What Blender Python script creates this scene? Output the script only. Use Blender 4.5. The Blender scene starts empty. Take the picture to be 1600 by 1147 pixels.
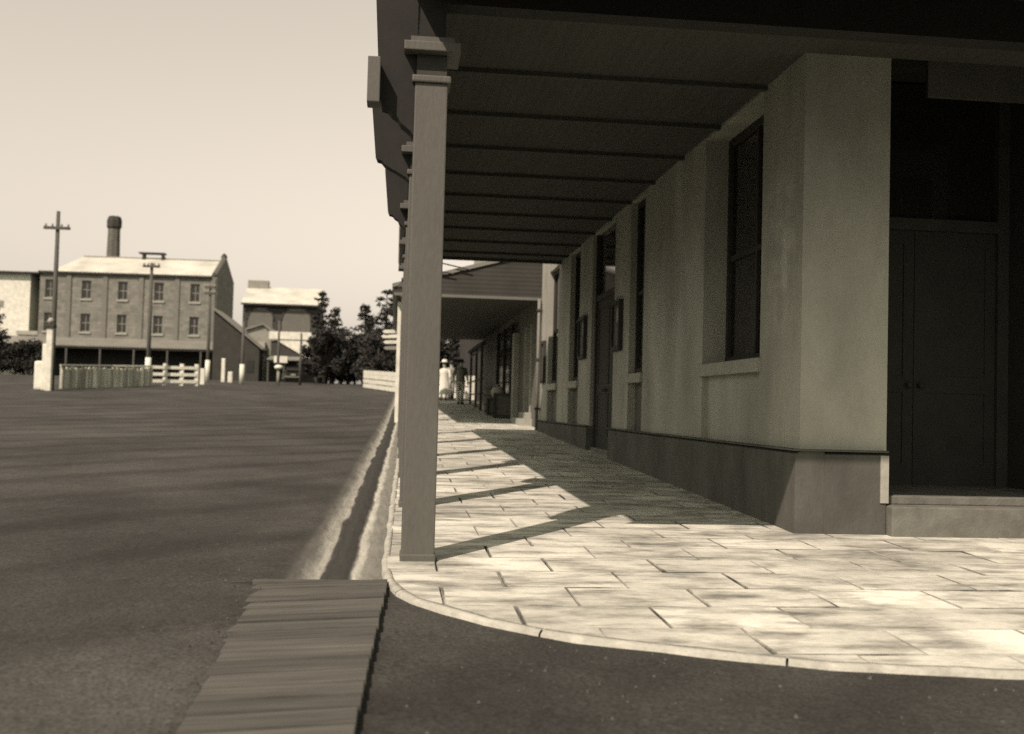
import bpy, bmesh, math, random
from mathutils import Vector, Matrix
R = math.radians
random.seed(7)
scene = bpy.context.scene
COL = scene.collection

# ------------------------------------------------------------------ camera
yaw, pitch, roll = R(6.2705), R(2.1613), R(1.5)
fv = Vector((math.sin(yaw)*math.cos(pitch), math.cos(yaw)*math.cos(pitch), math.sin(pitch)))
rv = Vector((math.cos(yaw), -math.sin(yaw), 0)); uv = rv.cross(fv)
r2 = rv*math.cos(roll) + uv*math.sin(roll); u2 = uv*math.cos(roll) - rv*math.sin(roll)
cd = bpy.data.cameras.new('camera'); cam = bpy.data.objects.new('camera', cd); COL.objects.link(cam)
M = Matrix.Identity(4)
for i in range(3):
    M[i][0], M[i][1], M[i][2] = r2[i], u2[i], -fv[i]
M[0][3], M[1][3], M[2][3] = 0, 0, 1.27
cam.matrix_world = M
cd.sensor_width = 36; cd.lens = 36*1650/1600; cd.clip_start = .05; cd.clip_end = 1500
cd.dof.use_dof = True; cd.dof.focus_distance = 8.6; cd.dof.aperture_fstop = 1.75
scene.camera = cam

# ------------------------------------------------------------------ light
SUN_EL, SUN_AZ = R(46.3), R(35.2)                 # light travels toward (+sin az, +cos az)
w = bpy.data.worlds.new('World'); scene.world = w; w.use_nodes = True
nt = w.node_tree; nt.nodes.clear()
sky = nt.nodes.new('ShaderNodeTexSky'); sky.sky_type = 'NISHITA'; sky.sun_disc = False
sky.sun_elevation = SUN_EL; sky.sun_rotation = R(180) + SUN_AZ
sky.air_density = 1.4; sky.dust_density = 1.0
bw = nt.nodes.new('ShaderNodeSeparateColor')      # old film saw mostly blue light: the sky's blue channel is its tone
tint = nt.nodes.new('ShaderNodeMix'); tint.data_type = 'RGBA'; tint.blend_type = 'MULTIPLY'
tint.inputs[0].default_value = 1; tint.inputs[7].default_value = (1, .885, .745, 1)
bg = nt.nodes.new('ShaderNodeBackground'); bg.inputs[1].default_value = .126
wo = nt.nodes.new('ShaderNodeOutputWorld')
nt.links.new(sky.outputs[0], bw.inputs[0]); nt.links.new(bw.outputs[2], tint.inputs[6])
nt.links.new(tint.outputs[2], bg.inputs[0]); nt.links.new(bg.outputs[0], wo.inputs[0])
sd = bpy.data.lights.new('sun', 'SUN'); sun = bpy.data.objects.new('sun', sd); COL.objects.link(sun)
sd.energy = 4.8; sd.angle = R(.55); sd.color = (1, .785, .70)
ld = Vector((math.sin(SUN_AZ)*math.cos(SUN_EL), math.cos(SUN_AZ)*math.cos(SUN_EL), -math.sin(SUN_EL)))
sun.rotation_euler = ld.to_track_quat('-Z', 'Y').to_euler(); sun.location = (-20, -30, 40)
scene.cycles.use_denoising = False                # the print's own fine grain
scene.view_settings.view_transform = 'Standard'; scene.view_settings.look = 'None'
scene.view_settings.exposure = 0.27; scene.view_settings.gamma = 1

# ------------------------------------------------------------------ terrain profile
def gz(y):
    if y < 27: return .028*y
    if y < 80: return .756 + .0365*(y-27)
    return .756 + .0365*53
def kerb(y): return -.03 + .0125*(y-7)          # kerb line drifts slightly from the building line

# ------------------------------------------------------------------ materials
def S(v): return (v, v*1.045, v*.87, 1)
MATS = {}
def mat(name, v, rough=.85, var=.25, scale=6, stretch=(1, 1, 1), bump=0, bscale=40, v2=None, lo=.35, hi=.7,
        spec=.3, island=0, detail=6, wave=None, metal=0, macro=None, fixed=False):
    """base tone v, mottled towards v2 by noise; island = random tone per loose piece; wave = (axis, scale, depth) ribs or boards"""
    m = bpy.data.materials.new(name); m.use_nodes = True; n = m.node_tree.nodes; L = m.node_tree.links
    p = n['Principled BSDF']; p.inputs['Roughness'].default_value = rough
    p.inputs['Specular IOR Level'].default_value = spec; p.inputs['Metallic'].default_value = metal
    tc = n.new('ShaderNodeTexCoord'); oi = n.new('ShaderNodeObjectInfo')
    add = n.new('ShaderNodeVectorMath'); add.operation = 'ADD'
    sc = n.new('ShaderNodeVectorMath'); sc.operation = 'SCALE'; sc.inputs[0].default_value = (17, 31, 11)
    if fixed: sc.inputs['Scale'].default_value = .37
    else: L.new(oi.outputs['Random'], sc.inputs['Scale'])
    L.new(tc.outputs['Object'], add.inputs[0]); L.new(sc.outputs[0], add.inputs[1])
    mp = n.new('ShaderNodeMapping'); mp.inputs['Scale'].default_value = stretch; L.new(add.outputs[0], mp.inputs[0])
    nz = n.new('ShaderNodeTexNoise'); nz.inputs['Scale'].default_value = scale; nz.inputs['Detail'].default_value = detail
    nz.inputs['Roughness'].default_value = .62
    L.new(mp.outputs[0], nz.inputs['Vector'])
    mr = n.new('ShaderNodeMapRange'); mr.inputs[1].default_value = lo; mr.inputs[2].default_value = hi; L.new(nz.outputs[0], mr.inputs[0])
    mx = n.new('ShaderNodeMix'); mx.data_type = 'RGBA'
    mx.inputs[6].default_value = S(v); mx.inputs[7].default_value = S(v2 if v2 is not None else v*(1-var))
    L.new(mr.outputs[0], mx.inputs[0]); out = mx.outputs[2]
    def mul(fac_socket, a, b):
        nonlocal out
        r = n.new('ShaderNodeMapRange'); r.inputs[3].default_value = a; r.inputs[4].default_value = b; L.new(fac_socket, r.inputs[0])
        k = n.new('ShaderNodeVectorMath'); k.operation = 'SCALE'; L.new(out, k.inputs[0]); L.new(r.outputs[0], k.inputs['Scale']); out = k.outputs[0]
    n2 = n.new('ShaderNodeTexNoise'); n2.inputs['Scale'].default_value = bscale; n2.inputs['Detail'].default_value = 5
    L.new(mp.outputs[0], n2.inputs['Vector']); mul(n2.outputs[0], 1-var*.9, 1+var*.9)
    if island:
        g = n.new('ShaderNodeNewGeometry'); mul(g.outputs['Random Per Island'], 1-island, 1+island)
    if macro:
        n4 = n.new('ShaderNodeTexNoise'); n4.inputs['Scale'].default_value = macro[0]; n4.inputs['Detail'].default_value = 7; n4.inputs['Roughness'].default_value = .65
        mq = n.new('ShaderNodeMapping'); mq.inputs['Scale'].default_value = macro[3] if len(macro) > 3 else (1, 1, 1); L.new(add.outputs[0], mq.inputs[0]); L.new(mq.outputs[0], n4.inputs['Vector'])
        ms = n.new('ShaderNodeMapRange'); ms.inputs[1].default_value = .35; ms.inputs[2].default_value = .65; L.new(n4.outputs[0], ms.inputs[0]); mul(ms.outputs[0], macro[1], macro[2])
    hsock = n2.outputs[0]
    if wave:
        wv = n.new('ShaderNodeTexWave'); wv.bands_direction = wave[0]; wv.inputs['Scale'].default_value = wave[1]
        wv.wave_profile = 'SIN'; L.new(tc.outputs['Object'], wv.inputs['Vector']); mul(wv.outputs[1], 1-wave[2], 1)
    if bump:
        b = n.new('ShaderNodeBump'); b.inputs['Strength'].default_value = bump; b.inputs['Distance'].default_value = .02
        L.new(hsock, b.inputs['Height']); L.new(b.outputs[0], p.inputs['Normal'])
    L.new(out, p.inputs['Base Color'])
    MATS[name] = m
    return m
def brickmat(name, v, mortar, bw_, bh, axis='XZ', var=.3):
    m = mat(name, v, .9, var, 2.2, bump=.3)
    n = m.node_tree.nodes; L = m.node_tree.links; p = n['Principled BSDF']
    tc = [q for q in n if q.type == 'TEX_COORD'][0]
    sx = n.new('ShaderNodeSeparateXYZ'); cx = n.new('ShaderNodeCombineXYZ'); ad = n.new('ShaderNodeMath'); ad.operation = 'ADD'
    L.new(tc.outputs['Object'], sx.inputs[0]); L.new(sx.outputs[0], ad.inputs[0]); L.new(sx.outputs[1], ad.inputs[1])
    L.new(ad.outputs[0], cx.inputs[0]); L.new(sx.outputs[2], cx.inputs[1])
    bt = n.new('ShaderNodeTexBrick'); bt.inputs['Scale'].default_value = 1; bt.inputs['Brick Width'].default_value = bw_
    bt.inputs['Row Height'].default_value = bh; bt.inputs['Mortar Size'].default_value = .018
    bt.inputs['Color1'].default_value = (1, 1, 1, 1); bt.inputs['Color2'].default_value = (.72, .72, .72, 1)
    bt.inputs['Mortar'].default_value = (mortar, mortar, mortar, 1); L.new(cx.outputs[0], bt.inputs['Vector'])
    src = p.inputs['Base Color'].links[0].from_socket
    mu = n.new('ShaderNodeMix'); mu.data_type = 'RGBA'; mu.blend_type = 'MULTIPLY'; mu.inputs[0].default_value = 1
    L.new(src, mu.inputs[6]); L.new(bt.outputs[0], mu.inputs[7]); L.new(mu.outputs[2], p.inputs['Base Color'])
    return m

def rutted(m, amt=.35):
    # wheel ruts: warped bands crossing the road, plus coarse grit
    n = m.node_tree.nodes; L = m.node_tree.links; p = n['Principled BSDF']; src = p.inputs['Base Color'].links[0].from_socket
    tc = n.new('ShaderNodeTexCoord'); mp = n.new('ShaderNodeMapping'); mp.inputs['Rotation'].default_value = (0, 0, R(38)); L.new(tc.outputs['Object'], mp.inputs[0])
    wv = n.new('ShaderNodeTexWave'); wv.inputs['Scale'].default_value = .22; wv.inputs['Distortion'].default_value = 9; wv.inputs['Detail'].default_value = 3
    wv.inputs['Detail Scale'].default_value = .35; L.new(mp.outputs[0], wv.inputs[0])
    a = n.new('ShaderNodeMapRange'); a.inputs[1].default_value = .0; a.inputs[2].default_value = .35; a.inputs[3].default_value = 1-amt; a.inputs[4].default_value = 1.1; L.new(wv.outputs[1], a.inputs[0])
    g = n.new('ShaderNodeTexNoise'); g.inputs['Scale'].default_value = 55; g.inputs['Detail'].default_value = 4; L.new(tc.outputs['Object'], g.inputs[0])
    c = n.new('ShaderNodeMapRange'); c.inputs[1].default_value = .3; c.inputs[2].default_value = .7; c.inputs[3].default_value = .55; c.inputs[4].default_value = 1.5; L.new(g.outputs[0], c.inputs[0])
    k = n.new('ShaderNodeMath'); k.operation = 'MULTIPLY'; L.new(a.outputs[0], k.inputs[0]); L.new(c.outputs[0], k.inputs[1])
    v = n.new('ShaderNodeVectorMath'); v.operation = 'SCALE'; L.new(src, v.inputs[0]); L.new(k.outputs[0], v.inputs['Scale']); L.new(v.outputs[0], p.inputs['Base Color'])
m_road   = mat('road_dirt', .043, .95, .35, .6, (1, .8, 1), .7, 14, v2=.021, lo=.36, hi=.66, detail=12, macro=(.2, .80, 1.3), fixed=True)
rutted(m_road, .24)
m_asph   = mat('side_street_earth', .036, .95, .35, .9, (1, 1, 1), .8, 22, v2=.020, lo=.36, hi=.64, detail=12, macro=(.5, .75, 1.25), fixed=True)
rutted(m_asph, .12)
m_grit   = mat('grit', .06, .9, .2, 5, island=.6)
m_slab   = mat('flagstone', .57, .9, .24, 2.6, (.8, 2.0, 1), .4, 26, v2=.17, lo=.45, hi=.68, island=.16, detail=9, macro=(1.1, .62, 1.08))
m_joint  = mat('slab_joint', .05, .95, .3, 1.6, v2=.34, lo=.38, hi=.60)
m_kerb   = mat('kerb_stone', 0.38, .9, .2, 9, bump=.4, v2=0.25)
m_apron  = mat('apron_stone', .36, .9, .25, 5, (1, 1, 1), .4, 30, v2=.22)
m_drain  = mat('gutter_mud', .065, .9, .35, 5, bump=.6, v2=.035)
m_gut    = mat('gutter_section', .043, .95, .35, .6, (1, .8, 1), .5, 14, v2=.021, lo=.36, hi=.66, detail=12, macro=(.2, .80, 1.3), fixed=True); rutted(m_gut, .24)
def gutter_colours(m):
    # stone, mud and spilt lime follow the gutter's own length: tone by distance from the kerb line, edges ragged
    n = m.node_tree.nodes; L = m.node_tree.links; p = n['Principled BSDF']
    tc = n.new('ShaderNodeTexCoord'); sx = n.new('ShaderNodeSeparateXYZ'); L.new(tc.outputs['Object'], sx.inputs[0])
    m1 = n.new('ShaderNodeMath'); m1.operation = 'MULTIPLY_ADD'; m1.inputs[1].default_value = -.0125; L.new(sx.outputs[1], m1.inputs[0]); L.new(sx.outputs[0], m1.inputs[2])
    nz = n.new('ShaderNodeTexNoise'); nz.inputs['Scale'].default_value = 4.5; nz.inputs['Detail'].default_value = 9
    mp = n.new('ShaderNodeMapping'); mp.inputs['Scale'].default_value = (1.6, .22, 1); L.new(tc.outputs['Object'], mp.inputs[0]); L.new(mp.outputs[0], nz.inputs[0])
    m2 = n.new('ShaderNodeMath'); m2.operation = 'MULTIPLY_ADD'; m2.inputs[1].default_value = .11; m2.inputs[2].default_value = -.055
    L.new(nz.outputs[0], m2.inputs[0])
    m3 = n.new('ShaderNodeMath'); m3.operation = 'ADD'; L.new(m1.outputs[0], m3.inputs[0]); L.new(m2.outputs[0], m3.inputs[1])
    mr = n.new('ShaderNodeMapRange'); mr.inputs[1].default_value = -1.12; mr.inputs[2].default_value = -.08; L.new(m3.outputs[0], mr.inputs[0])
    cr = n.new('ShaderNodeValToRGB'); L.new(mr.outputs[0], cr.inputs[0]); e = cr.color_ramp.elements
    def pos(d): return (d+1.12)/1.04
    stops = [(-.88, .034), (-.74, .055), (-.66, .13), (-.60, .36), (-.55, .30), (-.53, .05), (-.50, .028), (-.34, .026), (-.325, .10), (-.305, .42), (-.275, .36), (-.25, .20), (-.16, .17), (-.12, .12)]
    e[0].position = pos(stops[0][0]-.117*0); e[0].color = S(stops[0][1]); e[1].position = pos(stops[-1][0]); e[1].color = S(stops[-1][1])
    for d, v in stops[1:-1]:
        q = e.new(pos(d)); q.color = S(v)
    mx = n.new('ShaderNodeMix'); mx.data_type = 'RGBA'; mx.blend_type = 'MULTIPLY'; mx.inputs[0].default_value = 1
    k = n.new('ShaderNodeMapRange'); k.inputs[1].default_value = .25; k.inputs[2].default_value = .75; k.inputs[3].default_value = .65; k.inputs[4].default_value = 1.3
    n3 = n.new('ShaderNodeTexNoise'); n3.inputs['Scale'].default_value = 14; n3.inputs['Detail'].default_value = 8; n3.inputs['Roughness'].default_value = .7; L.new(mp.outputs[0], n3.inputs[0]); L.new(n3.outputs[0], k.inputs[0])
    L.new(cr.outputs[0], mx.inputs[6]); L.new(k.outputs[0], mx.inputs[7])
    src = p.inputs['Base Color'].links[0].from_socket
    fa = n.new('ShaderNodeMapRange'); fa.interpolation_type = 'SMOOTHSTEP'; fa.inputs[1].default_value = -.84; fa.inputs[2].default_value = -.62; L.new(m3.outputs[0], fa.inputs[0])
    fin = n.new('ShaderNodeMix'); fin.data_type = 'RGBA'; L.new(fa.outputs[0], fin.inputs[0]); L.new(src, fin.inputs[6]); L.new(mx.outputs[2], fin.inputs[7]); L.new(fin.outputs[2], p.inputs['Base Color'])
gutter_colours(m_gut)
m_plank  = mat('weathered_plank', .085, .95, .3, 4, (.35, 16, 1), .35, 9, v2=.042, island=.16, macro=(2.6, .8, 1.2, (.4, 3, 1)), detail=9)
m_post   = mat('stone_paint', 0.085, .6, .18, 3, (1, 1, .3), .12, 50, v2=0.072, lo=.45, hi=.75)
m_trim   = mat('trim_paint', 0.13, .6, .12, 4)
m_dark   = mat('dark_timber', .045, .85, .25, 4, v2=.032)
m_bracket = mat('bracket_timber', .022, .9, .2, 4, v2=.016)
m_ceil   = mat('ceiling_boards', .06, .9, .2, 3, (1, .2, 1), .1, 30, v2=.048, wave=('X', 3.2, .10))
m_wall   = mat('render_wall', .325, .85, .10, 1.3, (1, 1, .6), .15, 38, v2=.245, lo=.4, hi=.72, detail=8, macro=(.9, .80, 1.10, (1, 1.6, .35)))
def reflected_sun_patch(m, lo, hi, gain):
    # reflected sunlight painted in as a ragged paler area, in the wall's own coordinates
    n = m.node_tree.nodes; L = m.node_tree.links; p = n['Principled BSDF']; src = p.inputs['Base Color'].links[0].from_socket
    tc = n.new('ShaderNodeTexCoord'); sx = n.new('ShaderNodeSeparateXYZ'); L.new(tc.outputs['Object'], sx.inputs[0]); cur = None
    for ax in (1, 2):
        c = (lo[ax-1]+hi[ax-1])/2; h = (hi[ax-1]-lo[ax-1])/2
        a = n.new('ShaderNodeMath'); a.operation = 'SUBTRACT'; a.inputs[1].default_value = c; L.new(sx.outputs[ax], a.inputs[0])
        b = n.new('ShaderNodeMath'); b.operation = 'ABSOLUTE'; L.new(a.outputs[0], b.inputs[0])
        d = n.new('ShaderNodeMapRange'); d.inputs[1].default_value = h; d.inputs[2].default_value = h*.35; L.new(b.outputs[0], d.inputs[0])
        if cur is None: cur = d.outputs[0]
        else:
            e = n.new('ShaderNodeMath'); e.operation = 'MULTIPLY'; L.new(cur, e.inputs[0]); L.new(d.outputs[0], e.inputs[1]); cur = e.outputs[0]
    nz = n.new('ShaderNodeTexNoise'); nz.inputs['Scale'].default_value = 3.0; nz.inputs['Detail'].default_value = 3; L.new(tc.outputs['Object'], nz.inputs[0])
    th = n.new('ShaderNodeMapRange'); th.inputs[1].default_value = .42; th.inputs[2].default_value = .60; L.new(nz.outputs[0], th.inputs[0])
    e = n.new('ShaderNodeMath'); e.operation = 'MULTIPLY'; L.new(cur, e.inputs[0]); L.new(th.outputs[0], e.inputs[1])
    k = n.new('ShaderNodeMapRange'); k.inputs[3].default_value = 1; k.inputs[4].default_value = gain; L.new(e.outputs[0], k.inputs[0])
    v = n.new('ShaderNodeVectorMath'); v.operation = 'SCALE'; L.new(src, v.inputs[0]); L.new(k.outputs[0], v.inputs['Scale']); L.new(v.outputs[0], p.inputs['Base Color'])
reflected_sun_patch(m_wall, (.05, 1.7), (.98, 3.4), 1.4)
m_plinth = mat('plinth_paint', 0.088, .85, .22, 2.5, (1, 1, .6), .2, 40, v2=0.06, macro=(1.2, .75, 1.15, (1, 1.6, .5)))
m_apanel = mat('dark_panel', .09, .7, .2, 3)
m_door   = mat('door_paint', .036, .8, .2, 4, v2=.028)
m_glass  = mat('dark_glass', .018, .08, .1, 2, spec=.5)
m_sill   = mat('sill_stone', .30, .8, .15, 6, bump=.15, v2=.24)
m_step   = mat('step_stone', 0.15, .85, .22, 5, bump=.3, v2=0.09)
m_iron   = mat('roof_iron', .56, .55, .12, .5, v2=0.36, wave=('X', 4, .12))
m_grim   = mat('grey_iron', 0.2, .6, .15, .8, v2=0.15, wave=('X', 4, .15))
m_white  = mat('whitewash', .64, .8, .12, 3, v2=0.46)
m_brick  = brickmat('mill_stone', .215, .75, .62, .30)
m_pil    = mat('pilaster_stone', 0.16, .9, .2, 3, v2=0.12)
m_chim   = brickmat('chimney_brick', .13, .8, .3, .12)
m_soot   = mat('soot', .05, .95, .3, 3)
m_wood   = mat('grey_pole_wood', 0.085, .9, .25, 4, (4, 4, .4), v2=0.06)
m_paling = mat('paling_wood', .62, .9, .3, 2, (3, 3, .4), v2=.22, island=.4)
m_weath  = mat('weatherboard', 0.05, .9, .25, 1.5, v2=0.035, wave=('Z', 3, .3))
m_hall   = mat('hall_wall', 0.05, .9, .25, 1.2, v2=0.035)
m_arch   = mat('arch_infill', 0.13, .9, .2, 2)
m_shopd  = mat('dark_render', .11, .9, .18, 1.5, v2=.08)
m_pipe   = mat('pipe_paint', .16, .7, .15, 3)
m_shop   = mat('shop_render', 0.24, .9, .18, 1.5, v2=0.18)
m_leaf   = mat('pine_foliage', .035, .9, .3, .8, v2=.02, island=.5)
m_leafb  = mat('leafy_foliage', .05, .9, .3, .6, v2=.03, island=.5)
m_bark   = mat('bark', .05, .95, .3, 3)
m_skin   = mat('skin', .38, .6, .08, 4)
m_cwhite = mat('white_cotton', 0.6, .9, .08, 5)
m_cgrey  = mat('grey_cloth', .22, .9, .15, 5)
m_cdark  = mat('dark_cloth', .03, .9, .2, 5)
m_hair   = mat('dark_hair', .025, .7, .2, 8)
m_car    = mat('car_enamel', .03, .25, .1, 3, spec=.5)
m_tyre   = mat('tyre_rubber', .03, .9, .2, 8)
m_metal  = mat('bright_metal', .5, .3, .1, 6, metal=.8)
m_crate  = mat('crate_wood', .10, .9, .3, 4, (1, 1, 6), v2=.06)
m_sack   = mat('sack_cloth', .30, .95, .2, 6)

# ------------------------------------------------------------------ mesh helpers
class MB:
    def __init__(s): s.bm = bmesh.new()
    def box(s, x0, x1, y0, y1, z0, z1, bev=0, taper=None):
        v = [s.bm.verts.new(c) for c in ((x0,y0,z0),(x1,y0,z0),(x1,y1,z0),(x0,y1,z0),(x0,y0,z1),(x1,y0,z1),(x1,y1,z1),(x0,y1,z1))]
        f = [s.bm.faces.new([v[i] for i in q]) for q in ((3,2,1,0),(4,5,6,7),(0,1,5,4),(1,2,6,5),(2,3,7,6),(3,0,4,7))]
        if bev:
            es = list({e for q in f for e in q.edges})
            bmesh.ops.bevel(s.bm, geom=es, offset=bev, segments=2, affect='EDGES', profile=.6)
        return s
    def poly(s, pts):
        s.bm.faces.new([s.bm.verts.new(p) for p in pts]); return s
    def prism(s, prof, axis, a, b):
        """prof = list of 2-D points (counter-clockwise), extruded along axis from a to b. x: (y,z)  y: (x,z)  z: (x,y)"""
        def P(p, t): return {'x': (t, p[0], p[1]), 'y': (p[0], t, p[1]), 'z': (p[0], p[1], t)}[axis]
        A = [s.bm.verts.new(P(p, a)) for p in prof]; B = [s.bm.verts.new(P(p, b)) for p in prof]
        n = len(prof)
        try:
            s.bm.faces.new(A[::-1]); s.bm.faces.new(B)
        except ValueError: pass
        for i in range(n): s.bm.faces.new((A[i], A[(i+1) % n], B[(i+1) % n], B[i]))
        return s
    def tube(s, pts, radii, n=10, caps=True):
        pts = [Vector(p) for p in pts]; rings = []
        if not hasattr(radii, '__len__'): radii = [radii]*len(pts)
        for i, p in enumerate(pts):
            t = (pts[min(i+1, len(pts)-1)] - pts[max(i-1, 0)]).normalized()
            a = t.cross(Vector((0, 0, 1)))
            if a.length < .05: a = t.cross(Vector((1, 0, 0)))
            a.normalize(); b = t.cross(a)
            rings.append([s.bm.verts.new(p + (a*math.cos(q)+b*math.sin(q))*radii[i]) for q in [2*math.pi*k/n for k in range(n)]])
        for r0, r1 in zip(rings, rings[1:]):
            for k in range(n): s.bm.faces.new((r0[k], r0[(k+1) % n], r1[(k+1) % n], r1[k]))
        if caps: s.bm.faces.new(rings[0]); s.bm.faces.new(rings[-1][::-1])
        return s
    def lathe(s, prof, cx=0, cy=0, n=16, sx=1, sy=1):
        rings = [[s.bm.verts.new((cx+r*math.cos(2*math.pi*k/n)*sx, cy+r*math.sin(2*math.pi*k/n)*sy, z)) for k in range(n)] for r, z in prof]
        for r0, r1 in zip(rings, rings[1:]):
            for k in range(n): s.bm.faces.new((r0[k], r0[(k+1) % n], r1[(k+1) % n], r1[k]))
        s.bm.faces.new(rings[0][::-1]); s.bm.faces.new(rings[-1]); return s
    def build(s, name, m, parent=None, smooth=False, loc=None):
        bmesh.ops.recalc_face_normals(s.bm, faces=s.bm.faces[:])
        me = bpy.data.meshes.new(name); s.bm.to_mesh(me); s.bm.free()
        me.materials.append(m)
        if smooth:
            for p in me.polygons: p.use_smooth = True
        o = bpy.data.objects.new(name, me); COL.objects.link(o)
        if parent is not None: o.parent = parent
        if loc is not None: o.location = loc
        return o
def tag(o, label=None, cat=None, group=None, kind=None):
    for k, v in (('label', label), ('category', cat), ('group', group), ('kind', kind)):
        if v: o[k] = v
    return o
def thing(name, label, cat, loc=(0, 0, 0), rz=0, group=None):
    o = bpy.data.objects.new(name, None); COL.objects.link(o); o.location = loc; o.rotation_euler = (0, 0, rz)
    o.empty_display_size = .2
    return tag(o, label, cat, group)
def dup(root, loc, rz=0, label=None):
    r = root.copy(); COL.objects.link(r); r.location = loc; r.rotation_euler = (0, 0, rz)
    if label: r['label'] = label
    for ch in list(root.children):
        c = ch.copy(); COL.objects.link(c); c.parent = r
        for g in list(ch.children):
            d = g.copy(); COL.objects.link(d); d.parent = c
    return r
def struct(name, mb, m, smooth=False): return tag(mb.build(name, m, smooth=smooth), kind='structure')

# ------------------------------------------------------------------ ground, road, gutter
YS = [-60, -20, -5, 0, 2, 2.5] + [2.6+.35*i for i in range(60)] + [24+1.5*i for i in range(40)] + [85, 95, 110, 130, 170, 250, 450]
def strip(name, m, offs, y0, y1, rel=True, noise=0, smooth=True):
    """offs = list of (x offset, dz) columns; x measured from the kerb line when rel"""
    b = MB(); ys = sorted(set([y for y in YS if y0 < y < y1] + [y0, y1])); prev = None
    rnd = random.Random(3)
    for y in ys:
        row = []
        for i, (x, dz) in enumerate(offs):
            xx = x + (kerb(y) if rel and -.9 < x < .9 else 0) + (rnd.uniform(-noise, noise) if 0 < i < len(offs)-1 else 0)
            row.append(b.bm.verts.new((xx, y, gz(y)+dz)))
        if prev:
            for k in range(len(row)-1): b.bm.faces.new((prev[k], prev[k+1], row[k+1], row[k]))
        prev = row
    return struct(name, b, m, smooth)
G0, G1 = 2.6, 62
cols_l = [(-260, -.02), (-120, -.02), (-60, -.02), (-30, -.02), (-16, -.02), (-8, -.015), (-4, -.01), (-2, -.01), (-1.3, -.013), (-.97, -.016)]
strip('road', m_road, cols_l, 6.55, 450)
strip('road', m_road, cols_l[:-1] + [(-.97, -.016), (-.75, -.022), (-.60, -.035), (-.55, -.12)], -60, 6.55)
strip('gutter', m_gut, [(-.97, -.016), (-.85, -.011), (-.72, -.010), (-.64, -.014), (-.57, -.024), (-.52, -.045), (-.475, -.085), (-.42, -.10), (-.37, -.095), (-.335, -.06), (-.312, -.020), (-.285, -.012), (-.22, -.014), (-.12, -.022), (-.06, -.032), (-.005, -.05)], 6.55, G1, noise=0)
strip('gutter_bed', m_gut, [(-.66, -.10), (-.50, -.10), (-.30, -.10), (-.28, -.08)], G0, 6.55)
strip('side_street', m_asph, [(-.32, -.032), (0, -.032), (2, -.032), (12, -.032), (60, -.032), (260, -.032)], -60, 6.6, rel=False)
strip('side_street', m_asph, [(.0, -.06), (2, -.06), (12, -.06), (60, -.06), (260, -.06)], 6.6, 8.0, rel=False)
strip('sub_ground', m_road, [(-.31, -.30), (4, -.30), (30, -.30), (260, -.30)], 8.0, 450, rel=False)

# footpath of flagstones clipped to the rounded corner
ARC = [(-.03, 8.2), (-.03, 7.05), (.01, 6.56), (.07, 6.28), (.15, 6.06), (.32, 5.82), (.63, 5.45), (.93, 5.21), (1.5, 4.95), (2.04, 4.72), (2.77, 4.58), (4.5, 4.45), (7, 4.40), (14, 4.36)]
def arc_clip(poly):
    for (ax, ay), (bx, by) in zip(ARC, ARC[1:]):
        def side(p): return (bx-ax)*(p[1]-ay) - (by-ay)*(p[0]-ax)      # > 0 : inside the footpath
        out = []
        for i, p in enumerate(poly):
            q = poly[(i+1) % len(poly)]; sp, sq = side(p), side(q)
            if sp >= 0: out.append(p)
            if (sp < 0) != (sq < 0):
                t = sp/(sp-sq); out.append((p[0]+(q[0]-p[0])*t, p[1]+(q[1]-p[1])*t))
        poly = out
        if len(poly) < 3: return []
    return poly
def clip_x(poly, k, keep_greater):
    out = []
    f = (lambda p: p[0]-k) if keep_greater else (lambda p: k-p[0])
    for i, p in enumerate(poly):
        q = poly[(i+1) % len(poly)]; a, b = f(p), f(q)
        if a >= 0: out.append(p)
        if (a < 0) != (b < 0):
            t = a/(a-b); out.append((p[0]+(q[0]-p[0])*t, p[1]+(q[1]-p[1])*t))
    return out
slabs = MB(); bed = MB(); rs = random.Random(11)
def shrink(poly, d):
    n = len(poly); out = []
    for i in range(n):
        p0, p1, p2 = Vector(poly[i-1]), Vector(poly[i]), Vector(poly[(i+1) % n])
        e0 = (p1-p0); e1 = (p2-p1)
        if e0.length < 1e-5 or e1.length < 1e-5: return None
        n0 = Vector((-e0.y, e0.x)).normalized(); n1 = Vector((-e1.y, e1.x)).normalized()
        k = 1+n0.dot(n1)
        if k < .3: return None
        out.append(tuple(p1 + (n0+n1)*(d/k)))
    return out
def area(p): return sum(p[i-1][0]*p[i][1]-p[i][0]*p[i-1][1] for i in range(len(p)))/2
def clean(p):
    o = []
    for q in p:
        if not o or (Vector(q)-Vector(o[-1])).length > .02: o.append(q)
    if len(o) > 1 and (Vector(o[0])-Vector(o[-1])).length < .02: o.pop()
    return o
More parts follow.
